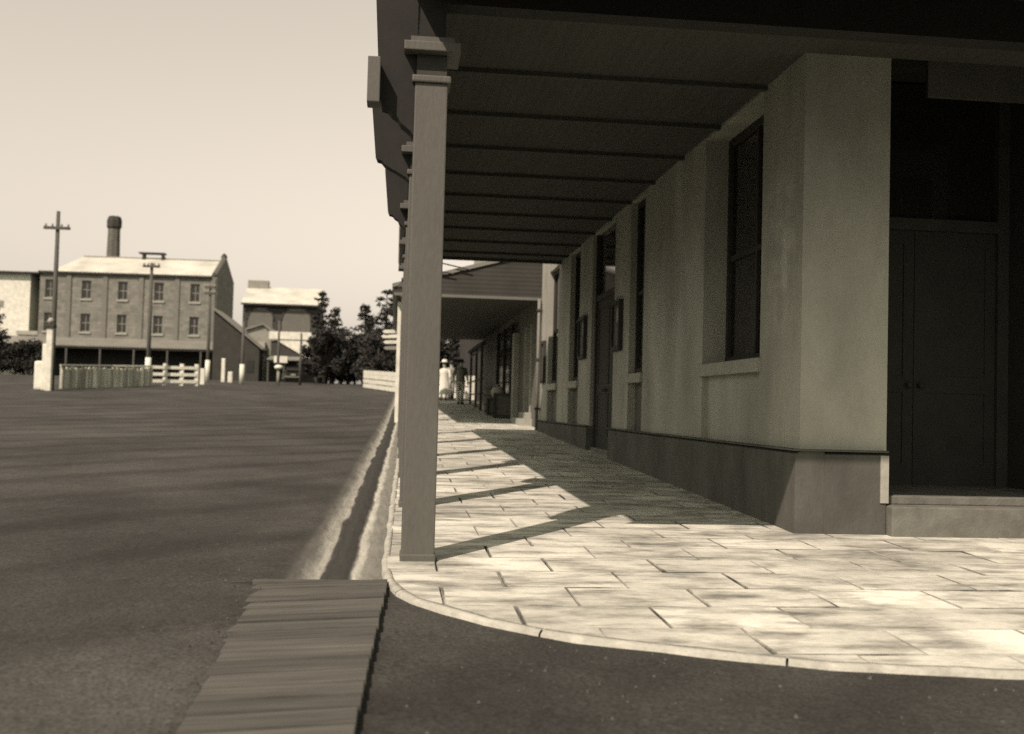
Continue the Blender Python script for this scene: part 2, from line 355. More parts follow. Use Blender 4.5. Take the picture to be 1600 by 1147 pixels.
def slab(x0, x1, y0, y1, lim=None):
    j = lambda: rs.uniform(-.006, .006)
    e = .0045
    p = [(x0+j(), y0-e+j()*.3), (x1+j(), y0-e+j()*.3), (x1+j(), y1+e+j()*.3), (x0+j(), y1+e+j()*.3)]
    p = arc_clip(p) if y0 < 8 else clip_x(p, kerb((y0+y1)/2)+.0, True)
    p = clean(p)
    if len(p) < 3 or area(p) < .003: return
    o = shrink(p, .0055); i = shrink(p, .012)
    if not o or not i or area(i) < .0008:
        slabs.bm.faces.new([slabs.bm.verts.new((q[0], q[1], gz(q[1])-.002)) for q in p]); return
    tx, ty, h = rs.uniform(-.006, .006), rs.uniform(-.008, .008), rs.uniform(-.003, .003)
    cx, cy = (x0+x1)/2, (y0+y1)/2
    Z = lambda q, d: gz(q[1]) + h + tx*(q[0]-cx) + ty*(q[1]-cy) + d
    B = [slabs.bm.verts.new((q[0], q[1], Z(q, -.035))) for q in o]
    A = [slabs.bm.verts.new((q[0], q[1], Z(q, -.007))) for q in o]
    T = [slabs.bm.verts.new((q[0], q[1], Z(q, 0))) for q in i]
    n = len(o); slabs.bm.faces.new(T)
    for k in range(n):
        for q in ((A[k], A[(k+1) % n], T[(k+1) % n], T[k]), (B[k], B[(k+1) % n], A[(k+1) % n], A[k])): slabs.bm.faces.new(q).material_index = 1
y = 4.34; row = 0
while y < 46:
    h = .515; x = (.31 if row % 2 == 1 else .70) - 3*.755
    # rows: 4.34 4.855 5.37 5.885 ...
    xmax = 9.5 if y < 8.6 else 3.6
    while x < xmax:
        slab(x, x+.755, y, y+h); x += .755
    y += h; row += 1
fp = tag(slabs.build('footpath', m_slab), kind='structure'); fp.data.materials.append(m_joint)
bp = [(.02, 8.2)] + [(a+.02, b+.03) for a, b in ARC[1:]]
b = MB(); pts = ARC[1:]
ring = [(p[0]+.01, p[1]+.02) for p in pts] + [(14, 8.2), (-.02, 8.2)]
b.poly([(q[0], q[1], gz(q[1])-.024) for q in ring])
ys = [8.2+1.26*i for i in range(31)]
for ya, yb in zip(ys, ys[1:]):
    x1 = 14 if ya < 8.8 else 5
    b.poly([(kerb(ya), ya, gz(ya)-.024), (x1, ya, gz(ya)-.024), (x1, yb, gz(yb)-.024), (kerb(yb), yb, gz(yb)-.024)])
struct('footpath_bed', b, m_joint)
# kerb: worn stones in a line round the corner and up the street
def kerbline(line, width, m, name):
    b = MB(); rk = random.Random(5); L = [Vector(p) for p in line]
    dense = []
    for p, q in zip(L, L[1:]):
        k = max(1, int((q-p).length/.16))
        dense += [p+(q-p)*i/k for i in range(k)]
    dense.append(L[-1]); rows = []
    for i, p in enumerate(dense):
        t = (dense[min(i+1, len(dense)-1)]-dense[max(i-1, 0)]).normalized(); nrm = Vector((t.y, -t.x))   # outwards, to the road
        wob = rk.uniform(-.010, .010); zt = gz(p.y)+.004+rk.uniform(-.004, .003)
        o1 = p - nrm*(-width*.5+wob) if False else p + nrm*(width*.55+wob)
        i1 = p - nrm*(width*.45)
        rows.append([b.bm.verts.new((i1.x, i1.y, zt-.03)), b.bm.verts.new((i1.x, i1.y, zt)), b.bm.verts.new((o1.x-nrm.x*.02, o1.y-nrm.y*.02, zt-.004)),
                     b.bm.verts.new((o1.x, o1.y, zt-.018)), b.bm.verts.new((o1.x+nrm.x*.008, o1.y+nrm.y*.008, zt-.10))])
    run = 0; nxt = .7
    for i, (a, c) in enumerate(zip(rows, rows[1:])):
        ln = (c[1].co-a[1].co).length; run += ln; e = c
        if run > nxt:                              # open joint: stop this stone a finger short of the next
            e = [b.bm.verts.new(a[k].co.lerp(c[k].co, 1-.012/max(ln, .02))) for k in range(5)]; run = 0; nxt = rk.uniform(.6, 1.1)
        for k in range(4): b.bm.faces.new((a[k], e[k], e[k+1], a[k+1]))
    return struct(name, b, m, True)
kerbline([(kerb(y), y) for y in [46, 40, 34, 28, 22, 16, 12, 9, 8.2, 7.6]] + ARC[1:], .05, m_kerb, 'kerb')

# loose stones on the road
b = MB(); rg = random.Random(17)
for i in range(2600):
    if i < 500: x, y, z0 = rg.uniform(0, 6), 0, -.032
    else: x, y, z0 = -.75-rg.random()**1.5*9, 3+rg.random()**1.3*22, -.015
    if i < 500:
        y = rg.uniform(2.8, 5.2)
        if x < 3 and y > 6.4-1.25*x**.45: continue
        if x >= 3 and y > 4.3: continue
    r = rg.uniform(.003, .011)*(1.6 if rg.random() < .06 else 1); z = gz(y)+z0+r*.3
    q = [b.bm.verts.new((x+r*rg.uniform(.6, 1.3)*math.cos(a), y+r*rg.uniform(.6, 1.3)*math.sin(a), z-r*.5)) for a in (0, 1.26, 2.51, 3.77, 5.03)]
    t_ = b.bm.verts.new((x+rg.uniform(-.3, .3)*r, y+rg.uniform(-.3, .3)*r, z+r*rg.uniform(.5, .9)))
    for k in range(5): b.bm.faces.new((q[k], q[(k+1) % 5], t_))
tag(b.build('loose_stones', m_grit), 'loose grit and small stones scattered over the earth road', 'stones', kind='stuff')

# timber crossing over the gutter
t = thing('plank_crossing', 'weathered plank crossing over the gutter at the street corner', 'crossing', (-.42, 4.6, gz(4.6)))
b = MB(); rp = random.Random(2); yy = 2.4
while yy < 6.56:
    wd = rp.uniform(.15, .21); wd = min(wd, 6.58-yy)
    xl = -.80 + rp.uniform(-.02, .02) + (yy-6.5)*-.02; xr = -.005 + (yy-6.55)*.036 + rp.uniform(-.004, .003)
    z = gz(yy+wd/2) + rp.uniform(-.003, .002)
    if wd > .05:
        nv = len(b.bm.verts); b.box(xl+.42, xr+.42, yy+.006-4.6, yy+wd-.006-4.6, z-.06-gz(4.6), z+.012-gz(4.6), .006)
        b.bm.verts.ensure_lookup_table(); tl = rp.uniform(.050, .060)
        for q in b.bm.verts[nv:]: q.co.z -= tl*max(0, .25-q.co.x)
    yy += wd
b.build('planks', m_plank, t)
b = MB().box(-.40, .40, 1.93, 1.985, -.10, .058, .008)
b.build('edge_beam', m_plank, t)

# ------------------------------------------------------------------ corner building
WX, FY = 3.50, 8.85                  # street wall plane, side-street wall plane
B1 = thing('corner_building', 'rendered corner building with dark plinth, tall windows and recessed doorway under the verandah', 'building', (WX, FY, gz(FY)))
OX, OY, OZ = WX, FY, gz(FY)
def LB(x0, x1, y0, y1, z0, z1): return (x0-OX, x1-OX, y0-OY, y1-OY, z0-OZ, z1-OZ)
wins = [(9.9, 11.83), (14.80, 15.72), (20.13, 21.27), (22.80, 24.25)]
door = (16.85, 18.83)
TOP, SILL, PT, END, T = 4.42, 1.81, .96, 25.55, .36
b = MB(); ops = sorted(wins + [door]); y = FY+T
CW = 7.2
for a, c in ops:
    b.box(*LB(WX, WX+T, y, a, PT, CW)); b.box(*LB(WX, WX+T, a, c, TOP, CW)); y = c
b.box(*LB(WX, WX+T, y, END, PT, CW))
# side-street front: pier, lintel over the doorway, pier
DX0, DX1 = 4.29, 6.3
b.box(*LB(WX, DX0, FY, FY+T, PT, CW), bev=.006); b.box(*LB(DX0, DX1, FY, FY+T, 4.76, CW)); b.box(*LB(DX1, 14, FY, FY+T, PT, CW))
b.box(*LB(WX+.5, 14, END-.4, END, 0, CW)); b.box(*LB(13.6, 14, FY+T, END-.4, 0, CW))
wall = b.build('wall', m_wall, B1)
for n, (a, c) in enumerate(wins):   # panel below each sill, set back
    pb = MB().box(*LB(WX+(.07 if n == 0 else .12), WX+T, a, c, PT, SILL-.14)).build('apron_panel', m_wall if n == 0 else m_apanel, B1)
# plinth
b = MB(); y = FY-.07
segs = [(FY-.06, door[0]), (door[1], END)]
for a, c in segs:
    pr = [(WX-.06, PT-.03), (WX-.06, -.2), (WX+.2, -.2), (WX+.2, PT-.002), (WX, PT-.002)]
    b.prism([(x-OX, z-OZ) for x, z in pr], 'y', a-OY, c-OY)
pr = [(FY-.06, -.2), (FY+.2, -.2), (FY+.2, PT-.002), (FY, PT-.002), (FY-.06, PT-.03)]
b.prism([(yy-OY, z-OZ) for yy, z in pr], 'x', WX+.2-OX+.001, DX0-.03-OX)
b.prism([(yy-OY, z-OZ) for yy, z in pr], 'x', DX1-OX, 14-OX)
b.build('plinth', m_plinth, B1)
# thin coping along the plinth
b = MB()
for a, c in [(FY-.09, door[0]), (door[1], END)]: b.box(*LB(WX-.085, WX-.004, a, c, PT-.004, PT+.012))
b.box(*LB(WX-.004, DX0-.02, FY-.09, FY-.004, PT-.004, PT+.012)); b.box(*LB(DX1, 14, FY-.09, FY-.004, PT-.004, PT+.012))
b.build('plinth_coping', m_plinth, B1)
MB().box(*LB(DX0-.085, DX0-.012, FY-.075, FY-.062, .52, PT-.03)).build('sunlit_jamb_strip', m_sill, B1)  # pale colour paints in the sunlit edge of the door jamb
for n, (a, c) in enumerate(wins):
    s_ = MB().box(*LB(WX-.05, WX+.26, a-.04, c+.04, SILL-.14, SILL), .012).build('window_sill', m_sill, B1)
    fr = MB(); x0, x1 = (WX+.27, WX+.34) if n == 0 else (WX+.10, WX+.17)
    fr.box(*LB(x0, x1, a, a+.07, SILL, TOP)).box(*LB(x0, x1, c-.07, c, SILL, TOP))
    fr.box(*LB(x0, x1, a+.07, c-.07, SILL, SILL+.09)).box(*LB(x0, x1, a+.07, c-.07, TOP-.08, TOP))
    fr.box(*LB(x0+.01, x1, a+.07, c-.07, 3.0, 3.06))
    if n == 0: fr.box(*LB(x0+.01, x1-.01, (a+c)/2-.03, (a+c)/2+.03, SILL+.09, 3.0)).box(*LB(x0+.01, x1-.01, (a+c)/2-.03, (a+c)/2+.03, 3.06, TOP-.08))
    wf = fr.build('window', m_door, B1)
    MB().box(*LB(x0+.042, x0+.055, a+.05, c-.05, SILL+.05, TOP-.05)).build('pane', m_glass, wf)
    MB().box(*LB(WX+.40, WX+.42, a-.2, c+.2, SILL-.1, TOP+.1)).build('blind', m_dark, wf)
def panel_door(x0, x1, y0, y1, z0, z1, axis, parent, glass=False):
    """door leaf with stiles, rails and sunk panels; thickness along the axis"""
    d = MB(); th = .06
    def bx(u0, u1, w0, w1, t0, t1):
        if axis == 'x': d.box(*LB(x0+t0, x0+t1, u0, u1, w0, w1))
        else: d.box(*LB(u0, u1, y0+t0, y0+t1, w0, w1))
    u0, u1 = (y0, y1) if axis == 'x' else (x0, x1)
    s = .11
    bx(u0, u0+s, z0, z1, 0, th); bx(u1-s, u1, z0, z1, 0, th)
    for w0, w1 in ((z0, z0+.22), (z0+.95, z0+1.12), (z1-.14, z1)): bx(u0+s, u1-s, w0, w1, 0, th)
    bx(u0+s, u1-s, z0+.22, z0+.95, .014, th); bx(u0+s, u1-s, z0+1.12, z1-.14, .014, th)
    return d.build('door', m_door, parent)
# side door in the street wall
zb = gz(17.8)
MB().box(*LB(WX+.02, WX+.9, door[0], door[1], zb-.1, zb+.09)).build('door_step', m_step, B1)
ym = sum(door)/2
for a, c in ((door[0]+.08, ym-.005), (ym+.005, door[1]-.08)):
    dd = panel_door(WX+.10, WX+.16, a, c, zb+.09, 3.2, 'x', B1)
    MB().lathe([(.001, -.03), (.03, -.02), (.03, .02), (.001, .03)], WX+.06-OX, (a+.06 if a > ym else c-.06)-OY, 10).build('handle', m_dark, dd, True, (0, 0, zb+1.1-OZ))
MB().box(*LB(WX+.06, WX+.20, door[0]+.001, door[0]+.08, zb-.1, TOP)).box(*LB(WX+.06, WX+.20, door[1]-.08, door[1]-.001, zb-.1, TOP)).box(*LB(WX+.06, WX+.20, door[0]+.08, door[1]-.08, 3.2, 3.3)).build('door_frame', m_dark, B1)
MB().box(*LB(WX+.12, WX+.135, door[0]+.08, door[1]-.08, 3.3, TOP)).build('fanlight', m_glass, B1)
MB().box(*LB(WX+T, WX+.9, door[0]-.1, door[0]-.001, zb-.1, TOP+.3)).box(*LB(WX+T, WX+.9, door[1]+.001, door[1]+.1, zb-.1, TOP+.3)).box(*LB(WX+T, WX+.9, door[0], door[1], TOP+.1, TOP+.3)).build('door_lining', m_dark, B1)
# corner doorway: stone step, threshold, double doors set well back
MB().box(*LB(DX0-.02, 6.8, FY-.16, FY+.30, gz(8.7)-.15, .50), .015).build('step', m_step, B1)
MB().box(*LB(DX0+.001, DX1-.001, FY+.05, FY+1.8, .502, .575), .01).build('threshold', m_step, B1)
xm = (DX0+DX1)/2
for a, c in ((DX0+.12, xm-.004), (xm+.004, DX1-.12)):
    dd = panel_door(a, c, FY+1.50, FY+1.56, .575, 3.2, 'y', B1)
    MB().lathe([(.001, -.03), (.03, -.02), (.03, .02), (.001, .03)], (a+.06 if a > xm else c-.06)-OX, FY+1.46-OY, 10).build('handle', m_dark, dd, True, (0, 0, 1.6-OZ))
MB().box(*LB(DX0-.02, DX0+.12, FY+1.45, FY+1.62, .575, 4.74)).box(*LB(DX1-.12, DX1+.02, FY+1.45, FY+1.62, .575, 4.74)).box(*LB(DX0+.12, DX1-.12, FY+1.45, FY+1.62, 3.2, 3.32)).build('door_frame', m_dark, B1)
MB().box(*LB(DX0+.12, DX1-.12, FY+1.53, FY+1.545, 3.32, 4.74)).build('fanlight', m_glass, B1)
MB().box(*LB(DX0-.1, DX0-.001, FY+T, FY+1.9, .4, 4.75)).box(*LB(DX1+.001, DX1+.1, FY+T, FY+1.9, .4, 4.75)).box(*LB(DX0, DX1, FY+T, FY+1.9, 4.77, 4.87)).build('door_lining', m_door, B1)
MB().box(*LB(4.98, 6.1, FY+.66, FY+.70, 4.34, 4.72)).build('transom_board', m_apanel, B1)
# upper storey finish: cornice and hipped iron roof
b = MB(); b.box(*LB(WX-.25, 14.25, FY-.25, END+.1, CW, CW+.22)).build('cornice', m_trim, B1)
x0, x1, y0, y1, z0 = WX-.35-OX, 14.35-OX, FY-.35-OY, END+.15-OY, CW+.22-OZ
b = MB(); P = [(x0,y0,z0),(x1,y0,z0),(x1,y1,z0),(x0,y1,z0)]; rA = ((x0+x1)/2, y0+5.4, z0+2.6); rB = ((x0+x1)/2, y1-5.4, z0+2.6)
b.poly([P[0],P[1],rA]); b.poly([P[1],P[2],rB,rA]); b.poly([P[2],P[3],rB]); b.poly([P[3],P[0],rA,rB]); b.poly(P)
bmesh.ops.remove_doubles(b.bm, verts=b.bm.verts[:], dist=.001)
b.build('roof', m_grim, B1)

# notice boards fixed along the wall
def board(y0, y1, z0, z1, label):
    t = thing('notice_board', label, 'notice board', (WX, (y0+y1)/2, z0), 0, 'framed boards along the wall')
    hw, hh = (y1-y0)/2, z1-z0
    f = MB(); f.box(-.07, 0, -hw, -hw+.07, 0, hh).box(-.07, 0, hw-.07, hw, 0, hh).box(-.07, 0, -hw+.07, hw-.07, 0, .07).box(-.07, 0, -hw+.07, hw-.07, hh-.07, hh)
    f.build('frame', m_door, t)
    MB().box(-.03, -.002, -hw+.07, hw-.07, .07, hh-.07).build('board', m_apanel, t)
    MB().box(-.034, -.031, -hw+.16, -hw+.34, hh-.34, hh-.12).build('paper', m_sill, t)
board(16.15, 16.78, 2.20, 3.0, 'dark framed notice board on the pier between the second window and the side door')
board(19.25, 19.90, 2.20, 3.0, 'dark framed notice board just beyond the dark side door')
board(24.55, 25.1, 1.85, 2.85, 'dark framed notice board at the far end of the rendered wall, near the downpipe')
t = thing('downpipe', 'pale rainwater pipe down the far end of the corner building wall', 'downpipe', (3.42, 25.4, gz(25.4)))
MB().tube([(0, 0, .02), (0, 0, 3.2)], .04, 10).build('pipe', m_pipe, t, True)
for z in (.5, 1.7, 2.9): MB().box(-.06, .08, -.06, .06, z, z+.05).build('bracket', m_dark, t)

# ------------------------------------------------------------------ first verandah (wraps the corner)
PX = .185; PY = [7.35+2.95*i for i in range(6)]
V1 = thing('verandah', 'dark boarded verandah on square posts wrapping the corner building', 'verandah', (PX, PY[0], gz(PY[0])))
VX, VY, VZ = PX, PY[0], gz(PY[0])
def LV(x0, x1, y0, y1, z0, z1): return (x0-VX, x1-VX, y0-VY, y1-VY, z0-VZ, z1-VZ)
RX0, RY0, RY1, RX1 = .0, 6.22, 22.62, 13.0
CE = 4.45
def post(px, py, first=False):
    g = gz(py)
    p = MB().box(px-.113-VX, px+.113-VX, py-.113-VY, py+.113-VY, g-.03-VZ, 3.49-VZ, .010)
    o = p.build('post', m_post, V1)
    MB().box(*LV(px-.104, px+.104, py-.104, py+.104, 3.54, 3.69)).build('neck', m_dark, o)  # dark colour stands in for the capital's shadow on the neck
    f = MB().box(*LV(px-.122, px+.122, py-.122, py+.122, g-.02, g+.05), .012).build('foot', m_post, o)
    c = MB().box(*LV(px-.135, px+.135, py-.135, py+.135, 3.49, 3.54), .012).build('cap', m_post, o)
    c = MB().box(*LV(px-.195, px+.195, py-.195, py+.195, 3.69, 3.755), .008).box(*LV(px-.15, px+.15, py-.15, py+.15, 3.755, 3.80)).build('capital', m_post, o)
    return o
def console(px, py, out, w=.16, dz=0):
    """curved bracket standing out from the post towards the street"""
    k = (px-.105)-out
    pr = [(px-.105, 4.14), (out-.02, 4.14), (out+.03, 3.68), (out+.05, 3.63), (out+.09, 3.62), (out+.12, 3.585), (out+.16, 3.56), (px-.105-k*.35, 3.52), (px-.105-k*.12, 3.47), (px-.105, 3.43)]
    pr = [(x, z+(dz if z < 4 else .06)) for x, z in pr]
    return MB().prism([(x-VX, z-VZ) for x, z in pr[::-1]], 'y', py-w/2-VY, py+w/2-VY).build('bracket', m_bracket, V1)
for i, py in enumerate(PY):
    post(PX, py)
for i, out in enumerate((-.20, -.29, -.19)): console(PX, PY[i], out, dz=-.31 if i == 0 else 0)
for px in (5.15, 8.1, 11.05):
    post(px, PY[0]); MB().box(*LV(px-.1, px+.1, PY[0]-.088, PY[0]+.088, 3.80, 4.06)).build('bolster', m_bracket, V1)
MB().box(*LV(-.25, -.165, 7.10, 7.27, 3.30, 3.61), .006).build('pendant', m_post, V1)
# post beam, cross beams, joists, boards
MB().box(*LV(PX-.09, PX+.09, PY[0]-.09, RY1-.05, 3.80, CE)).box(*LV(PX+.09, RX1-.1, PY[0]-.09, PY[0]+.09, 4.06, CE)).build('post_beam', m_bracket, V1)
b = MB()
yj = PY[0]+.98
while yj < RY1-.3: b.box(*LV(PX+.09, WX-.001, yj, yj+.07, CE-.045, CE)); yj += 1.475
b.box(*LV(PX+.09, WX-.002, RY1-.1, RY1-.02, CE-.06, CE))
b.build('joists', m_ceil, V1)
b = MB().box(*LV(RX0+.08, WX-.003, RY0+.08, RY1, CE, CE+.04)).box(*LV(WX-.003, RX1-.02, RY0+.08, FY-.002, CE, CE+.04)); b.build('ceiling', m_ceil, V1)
# added boards, post to post and along the side-street edge, blocking sky light
b = MB()
for ya, yb in zip(PY, PY[1:]): b.box(*LV(PX-.03, PX+.03, ya+.12, yb-.12, 3.60, 3.798))
b.build('added_sky_baffle', m_dark, V1)
MB().box(*LV(RX0+.02, RX1-.1, RY0+.125, RY0+.16, 4.0, CE-.004)).build('added_sky_baffle', m_bracket, V1)
# gutter and fascia
def gut(x0, x1, y0, y1): return
pr = [(RX0, 4.44), (RX0-.02, 4.30), (RX0, 4.20), (RX0+.07, 4.15), (RX0+.12, 4.15), (RX0+.12, 4.44)]
MB().prism([(x-VX, z-VZ) for x, z in pr], 'y', RY0-VY, RY1-VY).build('gutter', m_trim, V1)
pr = [(RY0, 4.44), (RY0-.02, 4.30), (RY0, 4.20), (RY0+.07, 4.15), (RY0+.12, 4.15), (RY0+.12, 4.44)]
MB().prism([(yy-VY, z-VZ) for yy, z in pr], 'x', RX0+.12-VX, RX1-VX).build('gutter', m_trim, V1)
b = MB(); zt = CE+.05-VZ
a0 = (RX0-VX, RY0-VY, zt); a1 = (RX1-VX, RY0-VY, zt); a2 = (RX1-VX, FY-.01-VY, zt+.75); a3 = (WX-.01-VX, FY-.01-VY, zt+.75)
a4 = (WX-.01-VX, RY1-VY, zt+.75); a5 = (RX0-VX, RY1-VY, zt)
b.poly([a0, a1, a2, a3]); b.poly([a0, a3, a4, a5]); b.poly([a5, a4, (a4[0], a4[1], zt)]); b.poly([a1, (a2[0], a2[1], zt), a2])
b.build('roof', m_grim, V1)

# ------------------------------------------------------------------ second shop and its lower verandah
B2 = thing('shop_building', 'shadowed shop beyond the corner building with pale door frame and dark shopfront', 'building', (3.6, 26, gz(26)))
SX, SY, SZ = 3.6, 26, gz(26)
def L2(x0, x1, y0, y1, z0, z1): return (x0-SX, x1-SX, y0-SY, y1-SY, z0-SZ, z1-SZ)
b = MB(); b.box(*L2(3.6, 9, 25.7, 28.0, .6, 6.2)).box(*L2(3.6, 3.9, 28.0, 29.4, 3.5, 6.2)).box(*L2(3.6, 9, 29.4, 31.2, .6, 6.2)).box(*L2(3.6, 9, 31.2, 38, 3.9, 6.2)).box(*L2(3.6, 9, 38, 44.5, .6, 6.2)).box(*L2(4.4, 9, 28, 29.4, .6, 6.2))
b.build('wall', m_shopd, B2)
MB().box(*L2(3.25, 4.3, 27.6, 29.5, .6, gz(28.5)+.16), .01).box(*L2(3.45, 4.3, 27.8, 29.42, gz(28.5)+.16, gz(28.5)+.32), .01).build('step', m_sill, B2)
MB().box(*L2(3.95, 4.0, 28.1, 29.3, 1.12, 3.4)).build('door', m_apanel, B2)
MB().box(*L2(3.57, 3.9, 28.0, 28.12, 1.1, 3.5)).box(*L2(3.57, 3.9, 29.28, 29.4, 1.1, 3.5)).build('door_frame', m_sill, B2)
MB().box(*L2(3.42, 3.6, 30.8, 31.2, .9, 3.45), .02).build('pilaster', m_sill, B2)
b = MB().box(*L2(3.62, 3.9, 31.2, 38, .9, 1.7)); 
for yy in (31.2, 33.4, 35.6, 37.9): b.box(*L2(3.6, 3.72, yy, yy+.1, 1.7, 3.9))
sf = b.build('shopfront', m_door, B2)
MB().box(*L2(3.66, 3.68, 31.2, 38, 1.7, 3.9)).build('pane', m_glass, sf)
MB().box(*L2(5, 5.05, 31.2, 38, .9, 3.9)).build('curtain', m_dark, sf)
b = MB(); b.box(*L2(3.5, 9.1, 25.65, 44.6, 6.2, 6.4)); b.build('parapet', m_trim, B2)
V2 = thing('shop_verandah', 'lower dark skillion verandah beyond the first, carried on white posts at the kerb', 'verandah', (.1, 26, gz(26)))
QX, QY, QZ = .1, 26, gz(26)
def L3(x0, x1, y0, y1, z0, z1): return (x0-QX, x1-QX, y0-QY, y1-QY, z0-QZ, z1-QZ)
for yy in (28.05, 31.5, 35, 38.5, 42):
    MB().box(*L3(.0, .19, yy-.09, yy+.09, gz(yy)-.02, 3.97), .01).build('post', m_white, V2)
pr = [(-.15, 4.13), (-.15, 4.22), (3.58, 5.25), (3.58, 5.15)]
MB().prism([(x-QX, z-QZ) for x, z in pr[::-1]], 'y', 25.95-QY, 44.4-QY).build('roof', m_grim, V2)
pr = [(-.1, 3.95), (3.58, 3.95), (3.58, 5.13), (-.1, 4.12)]
MB().prism([(x-QX, z-QZ) for x, z in pr], 'y', 26.0-QY, 26.06-QY).build('end_panel', m_weath, V2)
MB().box(*L3(-.1, 3.58, 25.96, 25.998, 3.93, 4.0)).build('end_beam', m_trim, V2)
MB().box(*L3(.02, .17, 26.07, 44.3, 3.972, 4.14)).build('plate', m_dark, V2)
MB().box(*L3(.18, 3.58, 26.07, 44.3, 4.05, 4.08)).build('ceiling', m_ceil, V2)
for x0, z0, x1, z1 in ((.55, 4.85, 1.75, 4.62), (.5, 4.62, 1.35, 4.50)):
    MB().tube([(x0-QX, 25.9-QY, z0-QZ), (x1-QX, 25.9-QY, z1-QZ)], .018, 6).build('stay_rod', m_dark, V2)
# chimney behind the shop
t = thing('brick_chimney', 'small grey chimney seen in the sky gap between the two verandah roofs', 'chimney', (4.55, 60, gz(60)))

FS = thing('far_shop', 'dark low weatherboard shop past the awning, behind the white railing', 'building', (3.7, 53, gz(53)))
MB().box(0, 6, 0, 9, -.3, 4.2).build('wall', m_weath, FS)
MB().prism([(-.2, 4.21), (6.2, 4.21), (3, 5.8)], 'y', -.2, 9.2).build('roof', m_dark, FS)
MB().box(.8, 1.7, -.05, -.003, -.2, 2.1).build('door', m_door, FS)
# third shop with thin dark posts, further up
V3 = thing('lattice_awning', 'thin dark posts and rails of an awning stand near the walking people', 'awning', (3.0, 39, gz(39)))
for k, (px, py) in enumerate(((2.96, 36.6), (3.02, 39.8), (3.06, 43.2))):
    MB().box(px-3.0-.045, px-3.0+.045, py-39-.045, py-39+.045, gz(py)-gz(39)-.02, 3.4-gz(39)+.0).build('post', m_dark, V3)
MB().box(-.07, .09, 36.5-39, 43.3-39, 3.4-gz(39), 3.52-gz(39)).build('rail', m_dark, V3)
MB().tube([(0, -2.4, 2.3-.2), (-.45, -2.4, 1.75)], .04, 6).build('brace', m_shop, V3)
for z in (.45, .95): MB().box(-.02, .03, 36.6-39, 43.2-39, z+.05, z+.10).build('rail', m_dark, V3)

# goods outside the shopfront
def crate(x, y, s, h, label):
    t = thing('wooden_crate', label, 'crate', (x, y, gz(y)+.004), random.uniform(-.2, .2), 'goods outside the dark shopfront')
    MB().box(-s+.015, s-.015, -s+.015, s-.015, .02, h-.06).build('panel', m_crate, t)
    b = MB()
    for sx in (-1, 1):
        for sy in (-1, 1): b.box(sx*s-.03, sx*s+.03, sy*s-.03, sy*s+.03, 0, h)
    for z in (.03, h-.08): 
        b.box(-s+.03, s-.03, -s-.01, -s+.015, z, z+.07).box(-s+.03, s-.03, s-.015, s+.01, z, z+.07)
        b.box(-s-.01, -s+.015, -s+.03, s-.03, z, z+.07).box(s-.015, s+.01, -s+.03, s-.03, z, z+.07)
    b.build('slats', m_dark, t)
    return t
def sack(x, y, z, h, label):
    t = thing('sack', label, 'sack', (x, y, z), 0, 'sacks outside the dark shopfront')
    MB().lathe([(.14, 0), (.2, .06), (.22, h*.5), (.17, h*.8), (.06, h*.92)], n=12, sx=1, sy=.8).build('bag', m_sack, t, True)
    MB().lathe([(.05, h*.92), (.10, h), (.11, h*1.03)], n=10).build('neck', m_sack, t, True)
def barrel(x, y, label):
    t = thing('barrel', label, 'barrel', (x, y, gz(y)+.004), 0)
    MB().lathe([(.25, 0), (.31, .25), (.33, .45), (.31, .65), (.25, .9)], n=18).build('staves', m_crate, t, True)
    for z, r in ((.1, .285), (.3, .328), (.6, .328), (.8, .285)): MB().lathe([(r, z-.02), (r+.006, z), (r, z+.02)], n=18).build('hoop', m_dark, t, True)
crate(3.25, 31.6, .28, .75, 'tall dark crate nearest the pale shop pilaster')
crate(3.22, 33.2, .30, .55, 'low dark crate in the middle of the shopfront goods')
barrel(3.2, 34.6, 'dark wooden barrel beyond the two crates by the shopfront')
sack(3.15, 35.6, gz(35.6)+.004, .55, 'pale sack standing on the footpath beyond the barrel')
sack(3.22, 33.2, gz(33.2)+.56, .40, 'pale sack lying on top of the low crate')

